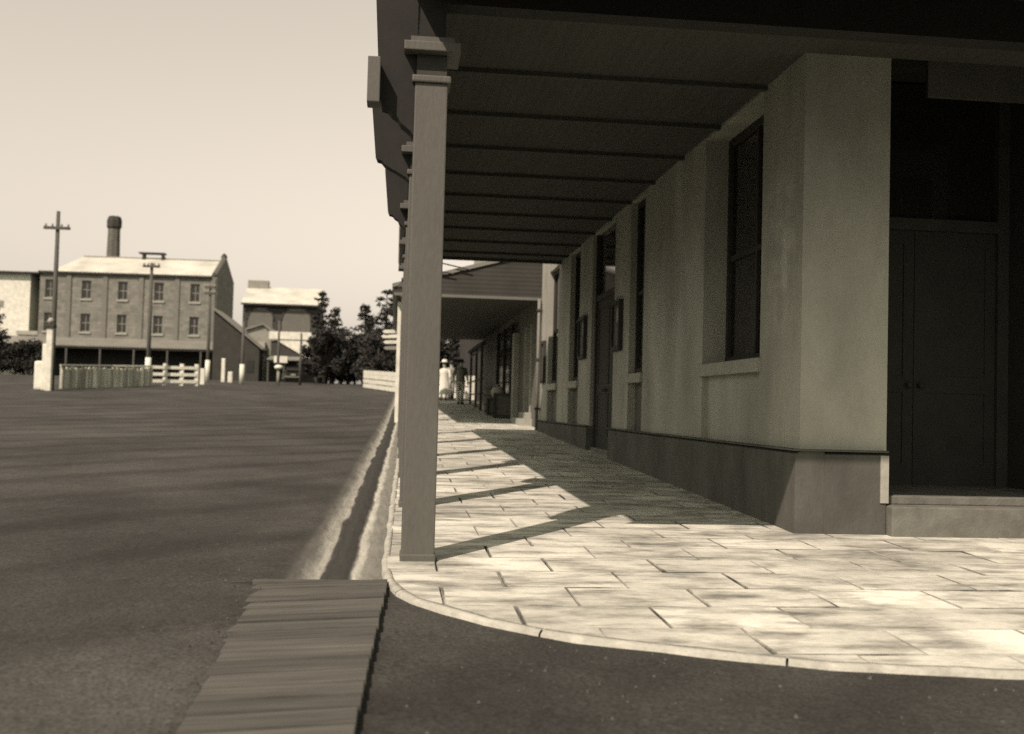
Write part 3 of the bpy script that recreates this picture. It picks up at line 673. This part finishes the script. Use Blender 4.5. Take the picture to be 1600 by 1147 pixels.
# ------------------------------------------------------------------ people
def person(x, y, rz, label, dress=None, top=None, trousers=None, hat=None, h=1.66, lean=0.0, arm=.12):
    t = thing('person', label, 'person', (x, y, gz(y)+.003), rz)
    k = h/1.7
    V = []; Ed = []; Rd = []
    def v(p, r, par=None):
        V.append((p[0]*k, p[1]*k+lean*max(0, p[2]-.9)*k, p[2]*k)); Rd.append(r*k)
        if par is not None: Ed.append((par, len(V)-1))
        return len(V)-1
    pel = v((0, 0, .95), .14); wa = v((0, 0, 1.10), .115, pel); ch = v((0, .01, 1.30), .135, wa); nb = v((0, 0, 1.46), .06, ch); nk = v((0, .0, 1.53), .055, nb)
    h1 = v((0, .015, 1.60), .085, nk); h2 = v((0, .02, 1.67), .088, h1); h3 = v((0, .01, 1.72), .05, h2)
    for s in (-1, 1):
        hp = v((s*.09, 0, .90), .095, pel); kn = v((s*.10, .03 if s > 0 else -.03, .50), .058, hp); an = v((s*.10, (.10 if s > 0 else -.12), .09), .04, kn); v((s*.11, (.10 if s > 0 else -.12)+.16, .035), .035, an)
        sh = v((s*.18, 0, 1.42), .062, ch); el = v((s*(.22+arm*.4), -.02, 1.14), .045, sh); wr = v((s*(.22+arm*.5), .09, .92), .03, el); pa = v((s*(.22+arm*.5), .12, .86), .032, wr)
        for q in range(4): 
            f1 = v((s*(.22+arm*.5)+(q-1.5)*.018*s, .135, .80), .009, pa); v((s*(.22+arm*.5)+(q-1.5)*.018*s, .15, .765+.006*abs(q-1.5)), .008, f1)
        th = v((s*(.20+arm*.5)-.03*s, .14, .84), .01, pa); v((s*(.20+arm*.5)-.04*s, .155, .81), .009, th)
    me = bpy.data.meshes.new('body'); me.from_pydata(V, Ed, []); o = bpy.data.objects.new('body', me); COL.objects.link(o); o.parent = t
    me.materials.append(m_skin)
    sk = o.modifiers.new('skin', 'SKIN'); ss = o.modifiers.new('sub', 'SUBSURF'); ss.levels = 1; ss.render_levels = 1
    for i, d in enumerate(me.skin_vertices[0].data): d.radius = (Rd[i], Rd[i]); d.use_root = (i == 0)
    L = lambda z: lean*max(0, z-.9)*k
    def garment(name, prof, m, sy=.72, n=20):
        g = MB()
        rings = []
        for r, z in prof:
            rings.append([g.bm.verts.new((r*k*math.cos(2*math.pi*q/n)*(1+.05*math.sin(5*2*math.pi*q/n)), r*k*sy*math.sin(2*math.pi*q/n)*(1+.06*math.cos(7*2*math.pi*q/n))+L(z), z*k)) for q in range(n)])
        for r0, r1 in zip(rings, rings[1:]):
            for q in range(n): g.bm.faces.new((r0[q], r0[(q+1) % n], r1[(q+1) % n], r1[q]))
        g.bm.faces.new(rings[-1]); return g.build(name, m, t, True)
    if dress: garment('dress', [(.27, .28), (.25, .55), (.21, .85), (.165, 1.08), (.19, 1.25), (.20, 1.38), (.12, 1.47), (.07, 1.49)], dress)
    if trousers:
        for s in (-1, 1):
            MB().tube([(s*.10*k, (.10 if s > 0 else -.12)*k, .07*k), (s*.10*k, (.03 if s > 0 else -.03)*k, .50*k), (s*.085*k, 0, .92*k)], [.075*k, .085*k, .12*k], 12).build('trouser_leg', trousers, t, True)
        garment('waistband', [(.175, .82), (.18, .95), (.165, 1.06)], trousers)
    if top:
        garment('jacket', [(.20, .88), (.175, 1.06), (.195, 1.25), (.205, 1.38), (.12, 1.47), (.07, 1.49)], top)
    if top or dress:
        for s in (-1, 1): MB().tube([(s*.17*k, L(1.42), 1.43*k), (s*(.22+arm*.4)*k, -.02*k+L(1.14), 1.14*k), (s*(.22+arm*.47)*k, .06*k+L(.98), .98*k)], [.078*k, .06*k, .045*k], 10).build('sleeve', top or dress, t, True)
    MB().lathe([(.06, 1.60), (.1, 1.64), (.105, 1.69), (.08, 1.755), (.02, 1.775)], 0, -.015, 14).build('hair', m_hair, t, True).location = (0, L(1.65), 0)
    if hat:
        MB().lathe([(.20, 1.685), (.21, 1.695), (.115, 1.70), (.11, 1.78), (.09, 1.81), (.02, 1.815)], 0, 0, 18).build('hat', hat, t, True).location = (0, L(1.7), 0)
    for s in (-1, 1): MB().box(s*.105*k-.045, s*.105*k+.045, (.10 if s > 0 else -.12)*k-.06, (.10 if s > 0 else -.12)*k+.19, .0, .085, .02).build('shoe', m_cdark, t)
    return t
person(2.12, 46.5, R(175), 'person in a long white dress walking at the left of the group under the verandah', dress=m_cwhite, hat=m_cwhite, h=1.62)
person(2.48, 47.6, R(10), 'person in grey clothes walking between two white-clad people', top=m_cgrey, trousers=m_cgrey, h=1.68)
person(2.58, 42.3, R(190), 'person in white trousers and grey jacket nearest in the group', top=m_cgrey, trousers=m_cwhite, hat=m_cdark, h=1.72, lean=.05)

# ------------------------------------------------------------------ fences
def rail_fence(name, label, pts, h, rails, rw, pw, m, wide=.04):
    x0, y0 = pts[0]; t = thing(name, label, 'fence', (x0, y0, gz(y0)))
    for x, y in pts:
        MB().box(x-x0-pw/2, x-x0+pw/2, y-y0-pw/2, y-y0+pw/2, gz(y)-gz(y0)-.02, gz(y)-gz(y0)+h+.08, .02).build('post', m, t)
    for zf in rails:
        b = MB()
        for (xa, ya), (xb, yb) in zip(pts, pts[1:]):
            a = Vector((xa-x0, ya-y0, gz(ya)-gz(y0)+zf)); c = Vector((xb-x0, yb-y0, gz(yb)-gz(y0)+zf))
            d = (c-a).normalized(); n = Vector((d.y, -d.x, 0)).normalized()*wide/2; o = n*(pw/wide+1)
            up = Vector((0, 0, rw/2))
            q = [a+o-n-up, c+o-n-up, c+o+n-up, a+o+n-up, a+o-n+up, c+o-n+up, c+o+n+up, a+o+n+up]
            vs = [b.bm.verts.new(p) for p in q]
            for f in ((3,2,1,0),(4,5,6,7),(0,1,5,4),(1,2,6,5),(2,3,7,6),(3,0,4,7)): b.bm.faces.new([vs[i] for i in f])
        b.build('rail', m, t)
    return t
rail_fence('rail_fence', 'white post and rail fence across the road below the mill', [(-13.55, 60.0), (-12.7, 60.25), (-11.85, 60.5), (-11.1, 60.8)], 1.12, (.22, .60, .98), .17, .22, m_white)
rail_fence('rail_fence', 'broad white railing at the far end of the footpath, behind the people', [(-1.85, 67), (-1.1, 63.4), (-.35, 59.8), (.4, 56.2), (1.4, 52.6), (2.4, 50.4), (3.5, 48.6)], 1.02, (.16, .45, .74, .99), .24, .26, m_white, .05)
# grey palings with a whitened top rail
pts = [(-14.9, 49.2), (-14.3, 51.4), (-13.75, 53.4), (-13.25, 55.6), (-13.0, 58.2)]
t = thing('paling_fence', 'grey weathered paling fence with pale top rail left of the white rails', 'fence', (-14.9, 49.2, gz(49.2)))
b = MB(); rb = random.Random(9)
for (xa, ya), (xb, yb) in zip(pts, pts[1:]):
    n = 16
    for i in range(n):
        f = (i+.5)/n; x = xa+(xb-xa)*f+14.9; y = ya+(yb-ya)*f-49.2; z = gz(y+49.2)-gz(49.2)
        hh = rb.uniform(.86, 1.0); b.box(x-.055, x+.055, y-.05, y+.05, z-.01, z+hh)
pl = b.build('paling_panel', m_paling, t)
for (xa, ya), (xb, yb) in zip(pts, pts[1:]):
    za, zb_ = gz(ya)-gz(49.2), gz(yb)-gz(49.2)
    MB().tube([(xa+14.9, ya-49.2-.1, za+1.03), (xb+14.9, yb-49.2-.1, zb_+1.03)], .06, 6).build('top_rail', m_white if xa > -14 else m_sill, t)
for x, y in pts: MB().box(x+14.9-.06, x+14.9+.06, y-49.2+.05, y-49.2+.17, gz(y)-gz(49.2)-.02, gz(y)-gz(49.2)+1.05).build('post', m_paling, t)

# white painted posts
def bollard(x, y, w_, h, label, group='white posts along the far road edge', ball=False):
    t = tag(MB().box(-w_/2, w_/2, -w_/2, w_/2, -.02, h, w_*.18).build('white_post', m_white), label, 'post', group); t.location = (x, y, gz(y)); return t
bollard(-11.33, 64, .26, .95, 'short white post at the right end of the white rail fence')
bollard(-11.58, 73, .24, 1.6, 'tall white post between two utility poles, right of the rail fence')
bollard(-10.95, 72, .30, .72, 'short white post close beside the tall white post')
bollard(-14.95, 47.0, .62, 1.22, 'low broad white gate post at the far left fence end')
bollard(-14.72, 46.6, .30, 1.95, 'middle white gate post of the stepped three at far left')
t = thing('gate_post', 'tallest white gate post of the stepped three, with dark collar and knob', 'post', (-14.42, 46.0, gz(46)))
MB().box(-.12, .12, -.12, .12, -.02, 2.62, .02).build('shaft', m_white, t)
MB().box(-.20, .20, -.20, .20, 2.62, 2.78, .03).build('collar', m_dark, t)
MB().lathe([(.04, 2.78), (.12, 2.86), (.13, 2.93), (.08, 3.02), (.02, 3.05)]).build('knob', m_sill, t, True)

# ------------------------------------------------------------------ utility poles
def upole(x, y, h, label, arms=((.6, .95),), white=0, r=.13, lean=0, arm_rz=0):
    t = thing('utility_pole', label, 'utility pole', (x, y, gz(y)), 0, 'timber utility poles')
    MB().tube([(0, 0, -.02), (lean*h*.5, 0, h*.5), (lean*h, 0, h)], [r, r*.85, r*.65], 10).build('pole', m_wood, t, True)
    if white: MB().tube([(0, 0, -.01), (lean*white, 0, white)], [r+.05, r+.035], 12).build('white_base', m_white, t, True)
    for dz, wd in arms:
        z = h-dz
        a = MB().box(-wd, wd, -.05, .05, z-.06, z+.06).build('crossarm', m_wood, t); a.location = (lean*z, -.12, 0); a.rotation_euler = (0, 0, arm_rz)
        for q in (-.85, -.35, .35, .85): MB().lathe([(.03, z+.06), (.05, z+.10), (.05, z+.17), (.02, z+.20)], q*wd, 0, 8).build('insulator', m_sill, a, True)
    return t
upole(-14.80, 47.6, 7.75, 'tall dark utility pole with one crossarm standing left of the mill windows', arms=((.75, .55),), r=.12)
upole(-13.35, 59.0, 6.65, 'utility pole with white base in front of the mill beside the white rails', arms=((.2, .45),), white=1.5, r=.12)
upole(-12.35, 71.4, 6.4, 'utility pole with white base against the dark mill gable', arms=((.15, .35), (.55, .35)), white=1.45, r=.12)
upole(-9.85, 69.5, 4.0, 'short utility pole with white base in front of the dark weatherboard store', arms=(), white=1.25, r=.12)
upole(-8.3, 76, 4.4, 'plain grey utility pole in front of the small grey gabled shop', arms=(), r=.11)
upole(-6.2, 70, 3.4, 'short plain pole beside the dark parked car', arms=(), r=.10)
# wires between the poles
# petrol pump like post, finger signpost
t = thing('round_topped_post', 'grey post with flat white rounded top near the dark car', 'post', (-7.6, 70, gz(70)))
MB().tube([(0, 0, -.02), (0, 0, 1.0)], [.10, .09], 10).build('shaft', m_shop, t, True)
MB().lathe([(.1, .98), (.26, 1.05), (.28, 1.15), (.2, 1.25), (.05, 1.29)], n=16).build('cap', m_white, t, True)
t = thing('finger_signpost', 'signpost with four white finger boards beside the white verandah posts', 'signpost', (.07, 40, gz(40)))
MB().tube([(0, 0, -.02), (0, 0, 4.15-gz(40))], .05, 10).build('pole', m_white, t, True)
for i, (z, ln) in enumerate(((3.98, .62), (3.80, .66), (3.58, .58), (3.36, .56))):
    z -= gz(40); rz = (.03, -.10, .12, .0)[i]
    pr = [(-ln, z-.0), (-ln+.08, z-.065), (-.04, z-.065+.02), (-.04, z+.065+.02), (-ln+.08, z+.065)]
    MB().prism(pr, 'y', -.02, .02).build('finger_board', m_white if i < 3 else m_shop, t).rotation_euler = (0, 0, rz)

# ------------------------------------------------------------------ parked car
t = thing('parked_car', 'dark open motor car parked before the far white-fronted shop', 'car', (-8.05, 83.5, gz(83.5)), R(10)); t.scale = (.88, .88, .88)
MB().prism([(-1.6, .45), (1.5, .45), (1.55, .62), (1.5, 1.0), (.35, 1.08), (.2, 1.12), (-.2, 1.02), (-.9, 1.06), (-1.5, 1.12), (-1.65, .9)], 'x', -.62, .62).build('body', m_car, t)
MB().prism([(-1.75, 1.05), (-1.2, 1.10), (-1.2, 1.22), (-1.7, 1.25)], 'x', -.60, .60).build('folded_hood', m_cdark, t)
MB().box(-.56, .56, .22, .25, 1.10, 1.45).build('windscreen', m_glass, t)
for sx in (-1, 1):
    for sy in (-1.15, 1.2):
        wl = MB().tube([(sx*.60, sy, .37), (sx*.72, sy, .37)], .36, 18).build('wheel', m_tyre, t)
        MB().tube([(sx*.59, sy, .37), (sx*.735, sy, .37)], .22, 14).build('rim', m_metal, wl)
        MB().prism([(sy-.52, .42), (sy-.40, .68), (sy, .80), (sy+.40, .68), (sy+.52, .42), (sy+.45, .44), (sy+.36, .62), (sy, .735), (sy-.36, .62), (sy-.45, .44)], 'x', sx*.60-.14, sx*.60+.14).build('mudguard', m_car, t)
    MB().lathe([(.05, -.08), (.13, 0), (.13, .05), (.05, .07)], n=12).build('headlight', m_metal, t, True, (sx*.42, 1.6, .85))
MB().box(-.7, .7, -1.78, -1.70, .45, .55).build('bumper', m_metal, t)
MB().box(-.2, .2, -1.70, -1.66, .62, .74).build('plate', m_sill, t)

# ------------------------------------------------------------------ the mill
MZ = gz(95)
ML = thing('mill_building', 'large three storey stone mill with pilasters, pale iron roof and long verandah', 'mill', (-15.9, 95, MZ), R(-3))
W, D, EV, RG = 15.2, 7.2, 9.35, 11.2      # local: x from -W to 0, y from 0 to D
bays = [-1.85-3.12*i for i in range(5)]
rowz = [(4.15, 5.75), (7.05, 8.65)]
# front wall with real openings
b = MB(); ww = .82
xs = sorted(bays); x = -W
for c in xs:
    b.box(x, c-ww/2, 0, .45, -.3, EV)
    z = -.3
    for z0, z1 in rowz: b.box(c-ww/2, c+ww/2, 0, .45, z, z0); z = z1
    b.box(c-ww/2, c+ww/2, 0, .45, z, EV); x = c+ww/2
b.box(x, 0, 0, .45, -.3, EV)
b.box(-W, -W+.45, .45, D, -.3, EV); b.box(-W+.45, -.45, D-.45, D, -.3, EV)
b.prism([(.45, -.3), (D, -.3), (D, EV), (D/2, RG+.25), (0, EV+.25), (0, EV), (.45, EV)], 'x', -.45, 0)
b.build('wall', m_brick, ML)
for i in range(6):
    cx = -.30-3.10*i
    if cx-.2 > -W: MB().box(cx-.2, cx+.2, -.10, -.002, -.3, EV-.15).build('pilaster', m_pil, ML)
for c in bays:
    for z0, z1 in rowz:
        f = MB(); f.box(c-ww/2, c-ww/2+.08, .16, .24, z0, z1).box(c+ww/2-.08, c+ww/2, .16, .24, z0, z1).box(c-ww/2+.08, c+ww/2-.08, .16, .24, z1-.08, z1).box(c-ww/2+.08, c+ww/2-.08, .16, .24, z0, z0+.08)
        f.box(c-.025, c+.025, .17, .23, z0+.08, z1-.08).box(c-ww/2+.08, c-.025, .17, .23, (z0+z1)/2-.03, (z0+z1)/2+.03).box(c+.025, c+ww/2-.08, .17, .23, (z0+z1)/2-.03, (z0+z1)/2+.03)
        fo = f.build('window', m_shop, ML)
        MB().box(c-ww/2+.06, c+ww/2-.06, .195, .205, z0+.06, z1-.06).build('pane', m_glass, fo)
        MB().box(c-ww/2-.1, c+ww/2+.1, -.10, .16, z0-.16, z0-.001).build('window_sill', m_sill, fo)
MB().box(-W-.1, -.47, -.28, -.003, EV-.14, EV+.02).build('eave_gutter', m_dark, ML)
# roof: hip at the left, gable parapet at the right
b = MB(); e = .22
A = (-W-e+1.2, -e, EV+.03); A2 = (-W-e+1.2, D+e, EV+.03); Bp = (-.46, -e, EV+.03); B2_ = (-.46, D+e, EV+.03); ra = (-W+2.4, D/2, RG); rb_ = (-.46, D/2, RG)
b.poly([A, Bp, rb_, ra]); b.poly([B2_, A2, ra, rb_]); b.poly([A2, A, ra]); b.poly([Bp, B2_, rb_]); b.poly([A, A2, B2_, Bp])
rf = b.build('roof', m_iron, ML)
MB().tube([(-W+2.4, D/2, RG+.03), (-.5, D/2, RG+.03)], .07, 6).build('ridge_cap', m_grim, rf)
b = MB(); b.box(-7.5, -7.3, D/2-.3, D/2+.3, RG-.1, RG+.42).box(-5.8, -5.6, D/2-.3, D/2+.3, RG-.1, RG+.34); vt = b.build('roof_vent', m_dark, rf)
MB().box(-7.8, -5.5, D/2-.4, D/2+.4, RG+.42, RG+.55).build('vent_top', m_dark, vt)
# gable coping and finial
for s in (0, 1):
    y0_, y1_ = (-.15, D/2) if s == 0 else (D+.15, D/2)
    MB().tube([(-.22, y0_, EV+.18), (-.22, y1_, RG+.32)], .22, 4).build('gable_coping', m_pil, ML)
MB().lathe([(.22, RG+.2), (.30, RG+.35), (.22, RG+.55), (.06, RG+.72)], -.22, D/2, 8).build('finial', m_dark, ML, True)
# ground floor verandah on posts
b = MB().prism([(-3.0, 2.75), (-3.0, 2.85), (-.003, 3.65), (-.003, 3.5)], 'x', -W-6, 2.6).build('verandah_roof', m_grim, ML)
for i in range(9): MB().box(2.3-2.8*i-.07, 2.3-2.8*i+.07, -2.9, -2.76, -.3, 2.80).build('verandah_post', m_wood, ML)
MB().box(-W-6, 2.5, -2.92, -2.74, 2.60, 2.74).build('verandah_beam', m_dark, ML)
MB().box(-W+.01, -.01, -.12, -.102, -.3, 3.35).build('verandah_shade_sheet', m_door, ML)  # added dark sheet, its colour stands in for shade under the verandah
for c in bays: MB().box(c-.6, c+.6, -.16, -.121, -.3, 2.2).build('door', m_weath, ML)

# pale annexe at the left edge
AN = thing('mill_annexe', 'pale whitewashed annexe under the same eave, left of the stone mill', 'building', (-32.0, 96.2, MZ), R(-3))
MB().box(-8, .0, 0, 6, -.3, 9.1).build('wall', m_white, AN)
MB().prism([(-.5, 9.11), (6.4, 9.11), (6.4, 9.5), (-.5, 9.25)], 'x', -8.2, 1.0).build('roof', m_dark, AN)
MB().box(-2.9, -2.2, -.03, -.003, 6.1, 6.7).build('vent', m_shop, AN)
MB().box(-.9, 0.9, -.35, -.003, 3.75, 4.1).build('ledge', m_sill, AN)

# tall chimney behind the mill
t = thing('brick_smokestack', 'round topped brick smokestack with sooty collar rising behind the mill roof', 'chimney', (-26.9, 103, gz(103)))
MB().lathe([(.9, -.1), (.74, 6), (.56, 14.4)], n=8).build('stack', m_chim, t)
MB().lathe([(.58, 14.4), (.69, 14.6), (.69, 15.2), (.60, 15.5), (.52, 15.6)], n=8).build('collar', m_soot, t)

# ------------------------------------------------------------------ far buildings
DS = thing('weatherboard_store', 'dark weatherboard store with sloping roof between the mill and the grey shop', 'building', (-13.3, 90, gz(90)))
b = MB().prism([(-1.9, -.3), (1.9, -.3), (1.9, 3.0), (-1.9, 6.0)], 'y', 0, 8).build('wall', m_weath, DS)
MB().prism([(-2.1, 6.17), (-2.1, 6.30), (2.2, 2.92), (2.2, 2.78)][::-1], 'y', -.3, 8.2).build('roof', m_grim, DS)
MB().box(-.9, .3, -.04, -.003, -.3, 2.0).build('door', m_door, DS)
MB().box(.9, 1.5, -.04, -.003, .9, 1.9).build('window', m_glass, DS)
GS = thing('gabled_shop', 'small grey rendered gabled shop with a pale corner pier', 'building', (-11.3, 93, gz(93)))
MB().prism([(-1.6, -.3), (1.7, -.3), (1.7, 3.4), (-.2, 5.1), (-1.6, 4.6)], 'y', 0, 9).build('wall', m_shop, GS)
MB().prism([(1.9, 3.28), (1.9, 3.42), (-.2, 5.25), (-1.7, 4.74), (-1.7, 4.60), (-.2, 5.11)], 'y', -.25, 9.2).build('roof', m_grim, GS)
MB().box(-.5, .05, -.5, -.004, -.3, 3.6, .03).build('pier', m_sill, GS)
MB().box(.5, 1.2, -.04, -.003, -.3, 1.9).build('door', m_door, GS)
WS = thing('white_parapet_shop', 'far shop with a long white parapet and white gable over a dark verandah', 'building', (-8.5, 92, gz(92)))
MB().box(-2.2, 1.9, 0, 8, -.3, 3.7).build('wall', m_dark, WS)
MB().box(-2.35, 1.75, -.25, -.003, 3.85, 4.50).build('parapet', m_white, WS)
MB().prism([(-1.9, 3.84), (.9, 2.3), (1.35, 2.3), (1.35, 3.84)], 'y', -.16, -.005).build('gable_board', m_white, WS)
MB().prism([(-2.6, 1.95), (-.006, 2.3), (-.006, 2.4), (-2.6, 2.05)], 'x', -2.2, .6).build('verandah_roof', m_grim, WS)
for x in (-2.1, -.8, .5): MB().box(x-.06, x+.06, -2.5, -2.38, -.3, 1.97).build('verandah_post', m_wood, WS)
MB().box(-1.6, -.5, -2.66, -2.62, 1.75, 2.3).build('signboard', m_white, WS)
MB().prism([(-2.0, 3.71), (1.9, 3.71), (0, 4.4)], 'y', .1, 8.1).build('roof', m_grim, WS)

HL = thing('great_hall', 'big dark hall with two large rounded arches and a bright iron roof', 'building', (-13.0, 120, gz(120)))
HW, HE = 4.15, 9.35
b = MB()
def arch(cx, r, zc, n=12): return [(cx+r*math.cos(math.pi*k/n), zc+r*math.sin(math.pi*k/n)) for k in range(n+1)]
MB().box(-HW, HW, 0, 9, -.3, HE).build('wall', m_hall, HL)
for cx, r, zc in ((-2.2, 1.35, 7.6), (1.75, 1.55, 7.6)):
    pr = arch(cx, r, zc) + [(cx-r, 2.0), (cx+r, 2.0)]
    a = MB().prism(pr, 'y', -.06, -.003).build('arch', m_arch, HL)
    ring_ = arch(cx, r+.18, zc) + arch(cx, r, zc)[::-1]
    MB().prism(ring_, 'y', -.14, -.062).build('arch_ring', m_hall, a)
MB().prism([(-.5, HE+.0), (4.5, HE+2.35), (9.5, HE)], 'x', -HW-.15, HW+.2).build('roof', m_iron, HL)
MB().box(-HW-.1, -1.9, 4.0, 5.0, HE+2.0, HE+3.05).build('roof_lantern', m_shop, HL)
MB().box(-HW-.14, HW+.18, -.7, -.52, HE-.2, HE-.002).build('eave_gutter', m_dark, HL)

# chimney in the sky gap
b = MB().box(-.28, .28, -.3, .3, -.1, 8.6); b.build('stack', m_shop, bpy.data.objects['brick_chimney'])
MB().box(-.36, .36, -.38, .38, 8.6, 8.85).build('cap', m_shop, bpy.data.objects['brick_chimney'])

# ------------------------------------------------------------------ trees
def tree(name, label, x, y, h, rad, kind, seed, base=None, nclump=150, leaf=.125, m=None):
    rt = random.Random(seed); base = gz(y) if base is None else base
    t = thing(name, label, 'tree', (x, y, base), 0, 'dark trees at the end of the road')
    b = MB(); lv = MB()
    lean = (rt.uniform(-.02, .02), rt.uniform(-.02, .02))
    b.tube([(0, 0, -.1), (lean[0]*h*.5, lean[1]*h*.5, h*.5), (lean[0]*h, lean[1]*h, h*.97)], [h*.026+.06, h*.016+.04, .02], 8)
    def leaves(c, r, n, flat=.6):
        for _ in range(n):
            d = Vector((rt.gauss(0, 1), rt.gauss(0, 1), rt.gauss(0, flat))); d = d.normalized()*r*rt.random()**.45
            p = c+d; s = leaf*rt.uniform(.6, 1.5)
            a = Vector((rt.gauss(0, 1), rt.gauss(0, 1), rt.gauss(0, .6))).normalized(); q = a.orthogonal().normalized()
            q = Matrix.Rotation(rt.uniform(0, 6.28), 3, a) @ q
            lv.bm.faces.new([lv.bm.verts.new(p-a*s), lv.bm.verts.new(p+q*s*.45), lv.bm.verts.new(p+a*s), lv.bm.verts.new(p-q*s*.45)])
    if kind == 'conifer':
        z = h*.10; k = 0
        while z < h*.985:
            f = 1-(z-h*.10)/(h*.9); L = rad*(f**.8)*rt.uniform(.72, 1.12)+.05
            for a0 in range(max(4, int(7*f+3))):
                a = rt.uniform(0, 6.283); ln = L*rt.uniform(.6, 1.15); up = rt.uniform(-.12, .28)
                p0 = Vector((lean[0]*z, lean[1]*z, z)); p1 = p0+Vector((math.cos(a)*ln, math.sin(a)*ln, up*ln))
                if ln > .5: b.tube([p0, (p0+p1)/2+Vector((0, 0, .05*ln)), p1], [.04, .028, .012], 5)
                for i in range(max(1, int(ln/.42))):
                    q = p0+(p1-p0)*((i+1)/max(1, int(ln/.42))); leaves(q, .24+.16*ln, nclump//5, .4)
            z += h*.055*rt.uniform(.75, 1.3)
    else:
        cl = []
        for i in range(nclump//4):
            a = rt.uniform(0, 6.283); e = rt.uniform(-.75, 1); rr = rt.random()**.5
            c = Vector((math.cos(a)*rad*rr*math.sqrt(max(.05, 1-e*e*.8)), math.sin(a)*rad*rr*math.sqrt(max(.05, 1-e*e*.8)), h*.52+e*h*.42)); cl.append(c)
            b.tube([(lean[0]*h*.3, lean[1]*h*.3, h*.3), (c*.5+Vector((0, 0, h*.2))), c], [.07, .045, .015], 5)
            leaves(c, rad*rt.uniform(.20, .36), 110, .7)
    b.build('trunk', m_bark, t, True); lv.build('crown', m or m_leaf, t)
    return t
tree('pine_tree', 'narrow dark spire-topped conifer against the end of the great hall', -5.75, 82, 7.3, 1.05, 'conifer', 1)
tree('pine_tree', 'mid height conifer stepping down right of the spire-topped one', -4.75, 80, 5.6, 1.5, 'conifer', 2)
tree('pine_tree', 'tall spreading pine rising beside the verandah posts', -.75, 78, 7.2, 2.3, 'conifer', 3)
tree('pine_tree', 'second pine left of the tall spreading one, lower crown', -2.35, 80, 5.9, 1.5, 'conifer', 4)
tree('leafy_tree', 'low dark rounded tree right of the parked car', -5.1, 77, 3.9, 1.7, 'round', 5)
tree('leafy_tree', 'dark bushy tree in the dip between the conifers', -3.5, 79, 4.0, 1.9, 'round', 6)
tree('leafy_tree', 'dark bushy tree behind the white railing', -1.2, 74, 3.6, 1.9, 'round', 8)
tree('leafy_tree', 'large shadowy tree filling the view beyond the people', 2.6, 66, 5.0, 2.8, 'round', 9, nclump=260)
tree('leafy_tree', 'broad dark tree past the dark awning posts', 6.2, 72, 5.5, 3.0, 'round', 12, nclump=220)
tree('shrub', 'dark low shrubbery under the conifers right of the parked car', -5.4, 84, 2.2, 1.6, 'round', 21, nclump=120)
tree('shrub', 'broad dark shrub at the back of the tree belt, left half', -4.4, 87, 2.8, 1.8, 'round', 31, nclump=140)
tree('shrub', 'broad dark shrub at the back of the tree belt, right half', -2.3, 87, 2.8, 1.8, 'round', 32, nclump=140)
tree('shrub', 'dark low shrubbery in the middle of the tree belt', -3.2, 84, 2.2, 1.7, 'round', 22, nclump=120)
tree('shrub', 'dark low shrubbery just behind the white railing end', -1.4, 83, 2.4, 1.7, 'round', 23, nclump=120)
tree('shrub', 'dark shrubbery beyond the walking people', 1.2, 80, 2.6, 1.8, 'round', 24, nclump=120)
tree('pine_tree', 'dark conifer at the left edge in front of the pale annexe', -32.3, 88, 6.6, 2.2, 'conifer', 10)
tree('leafy_tree', 'low bush under the mill verandah at the far left', -29.5, 88, 2.7, 1.9, 'round', 11)

# faint overhead wires between the first two poles
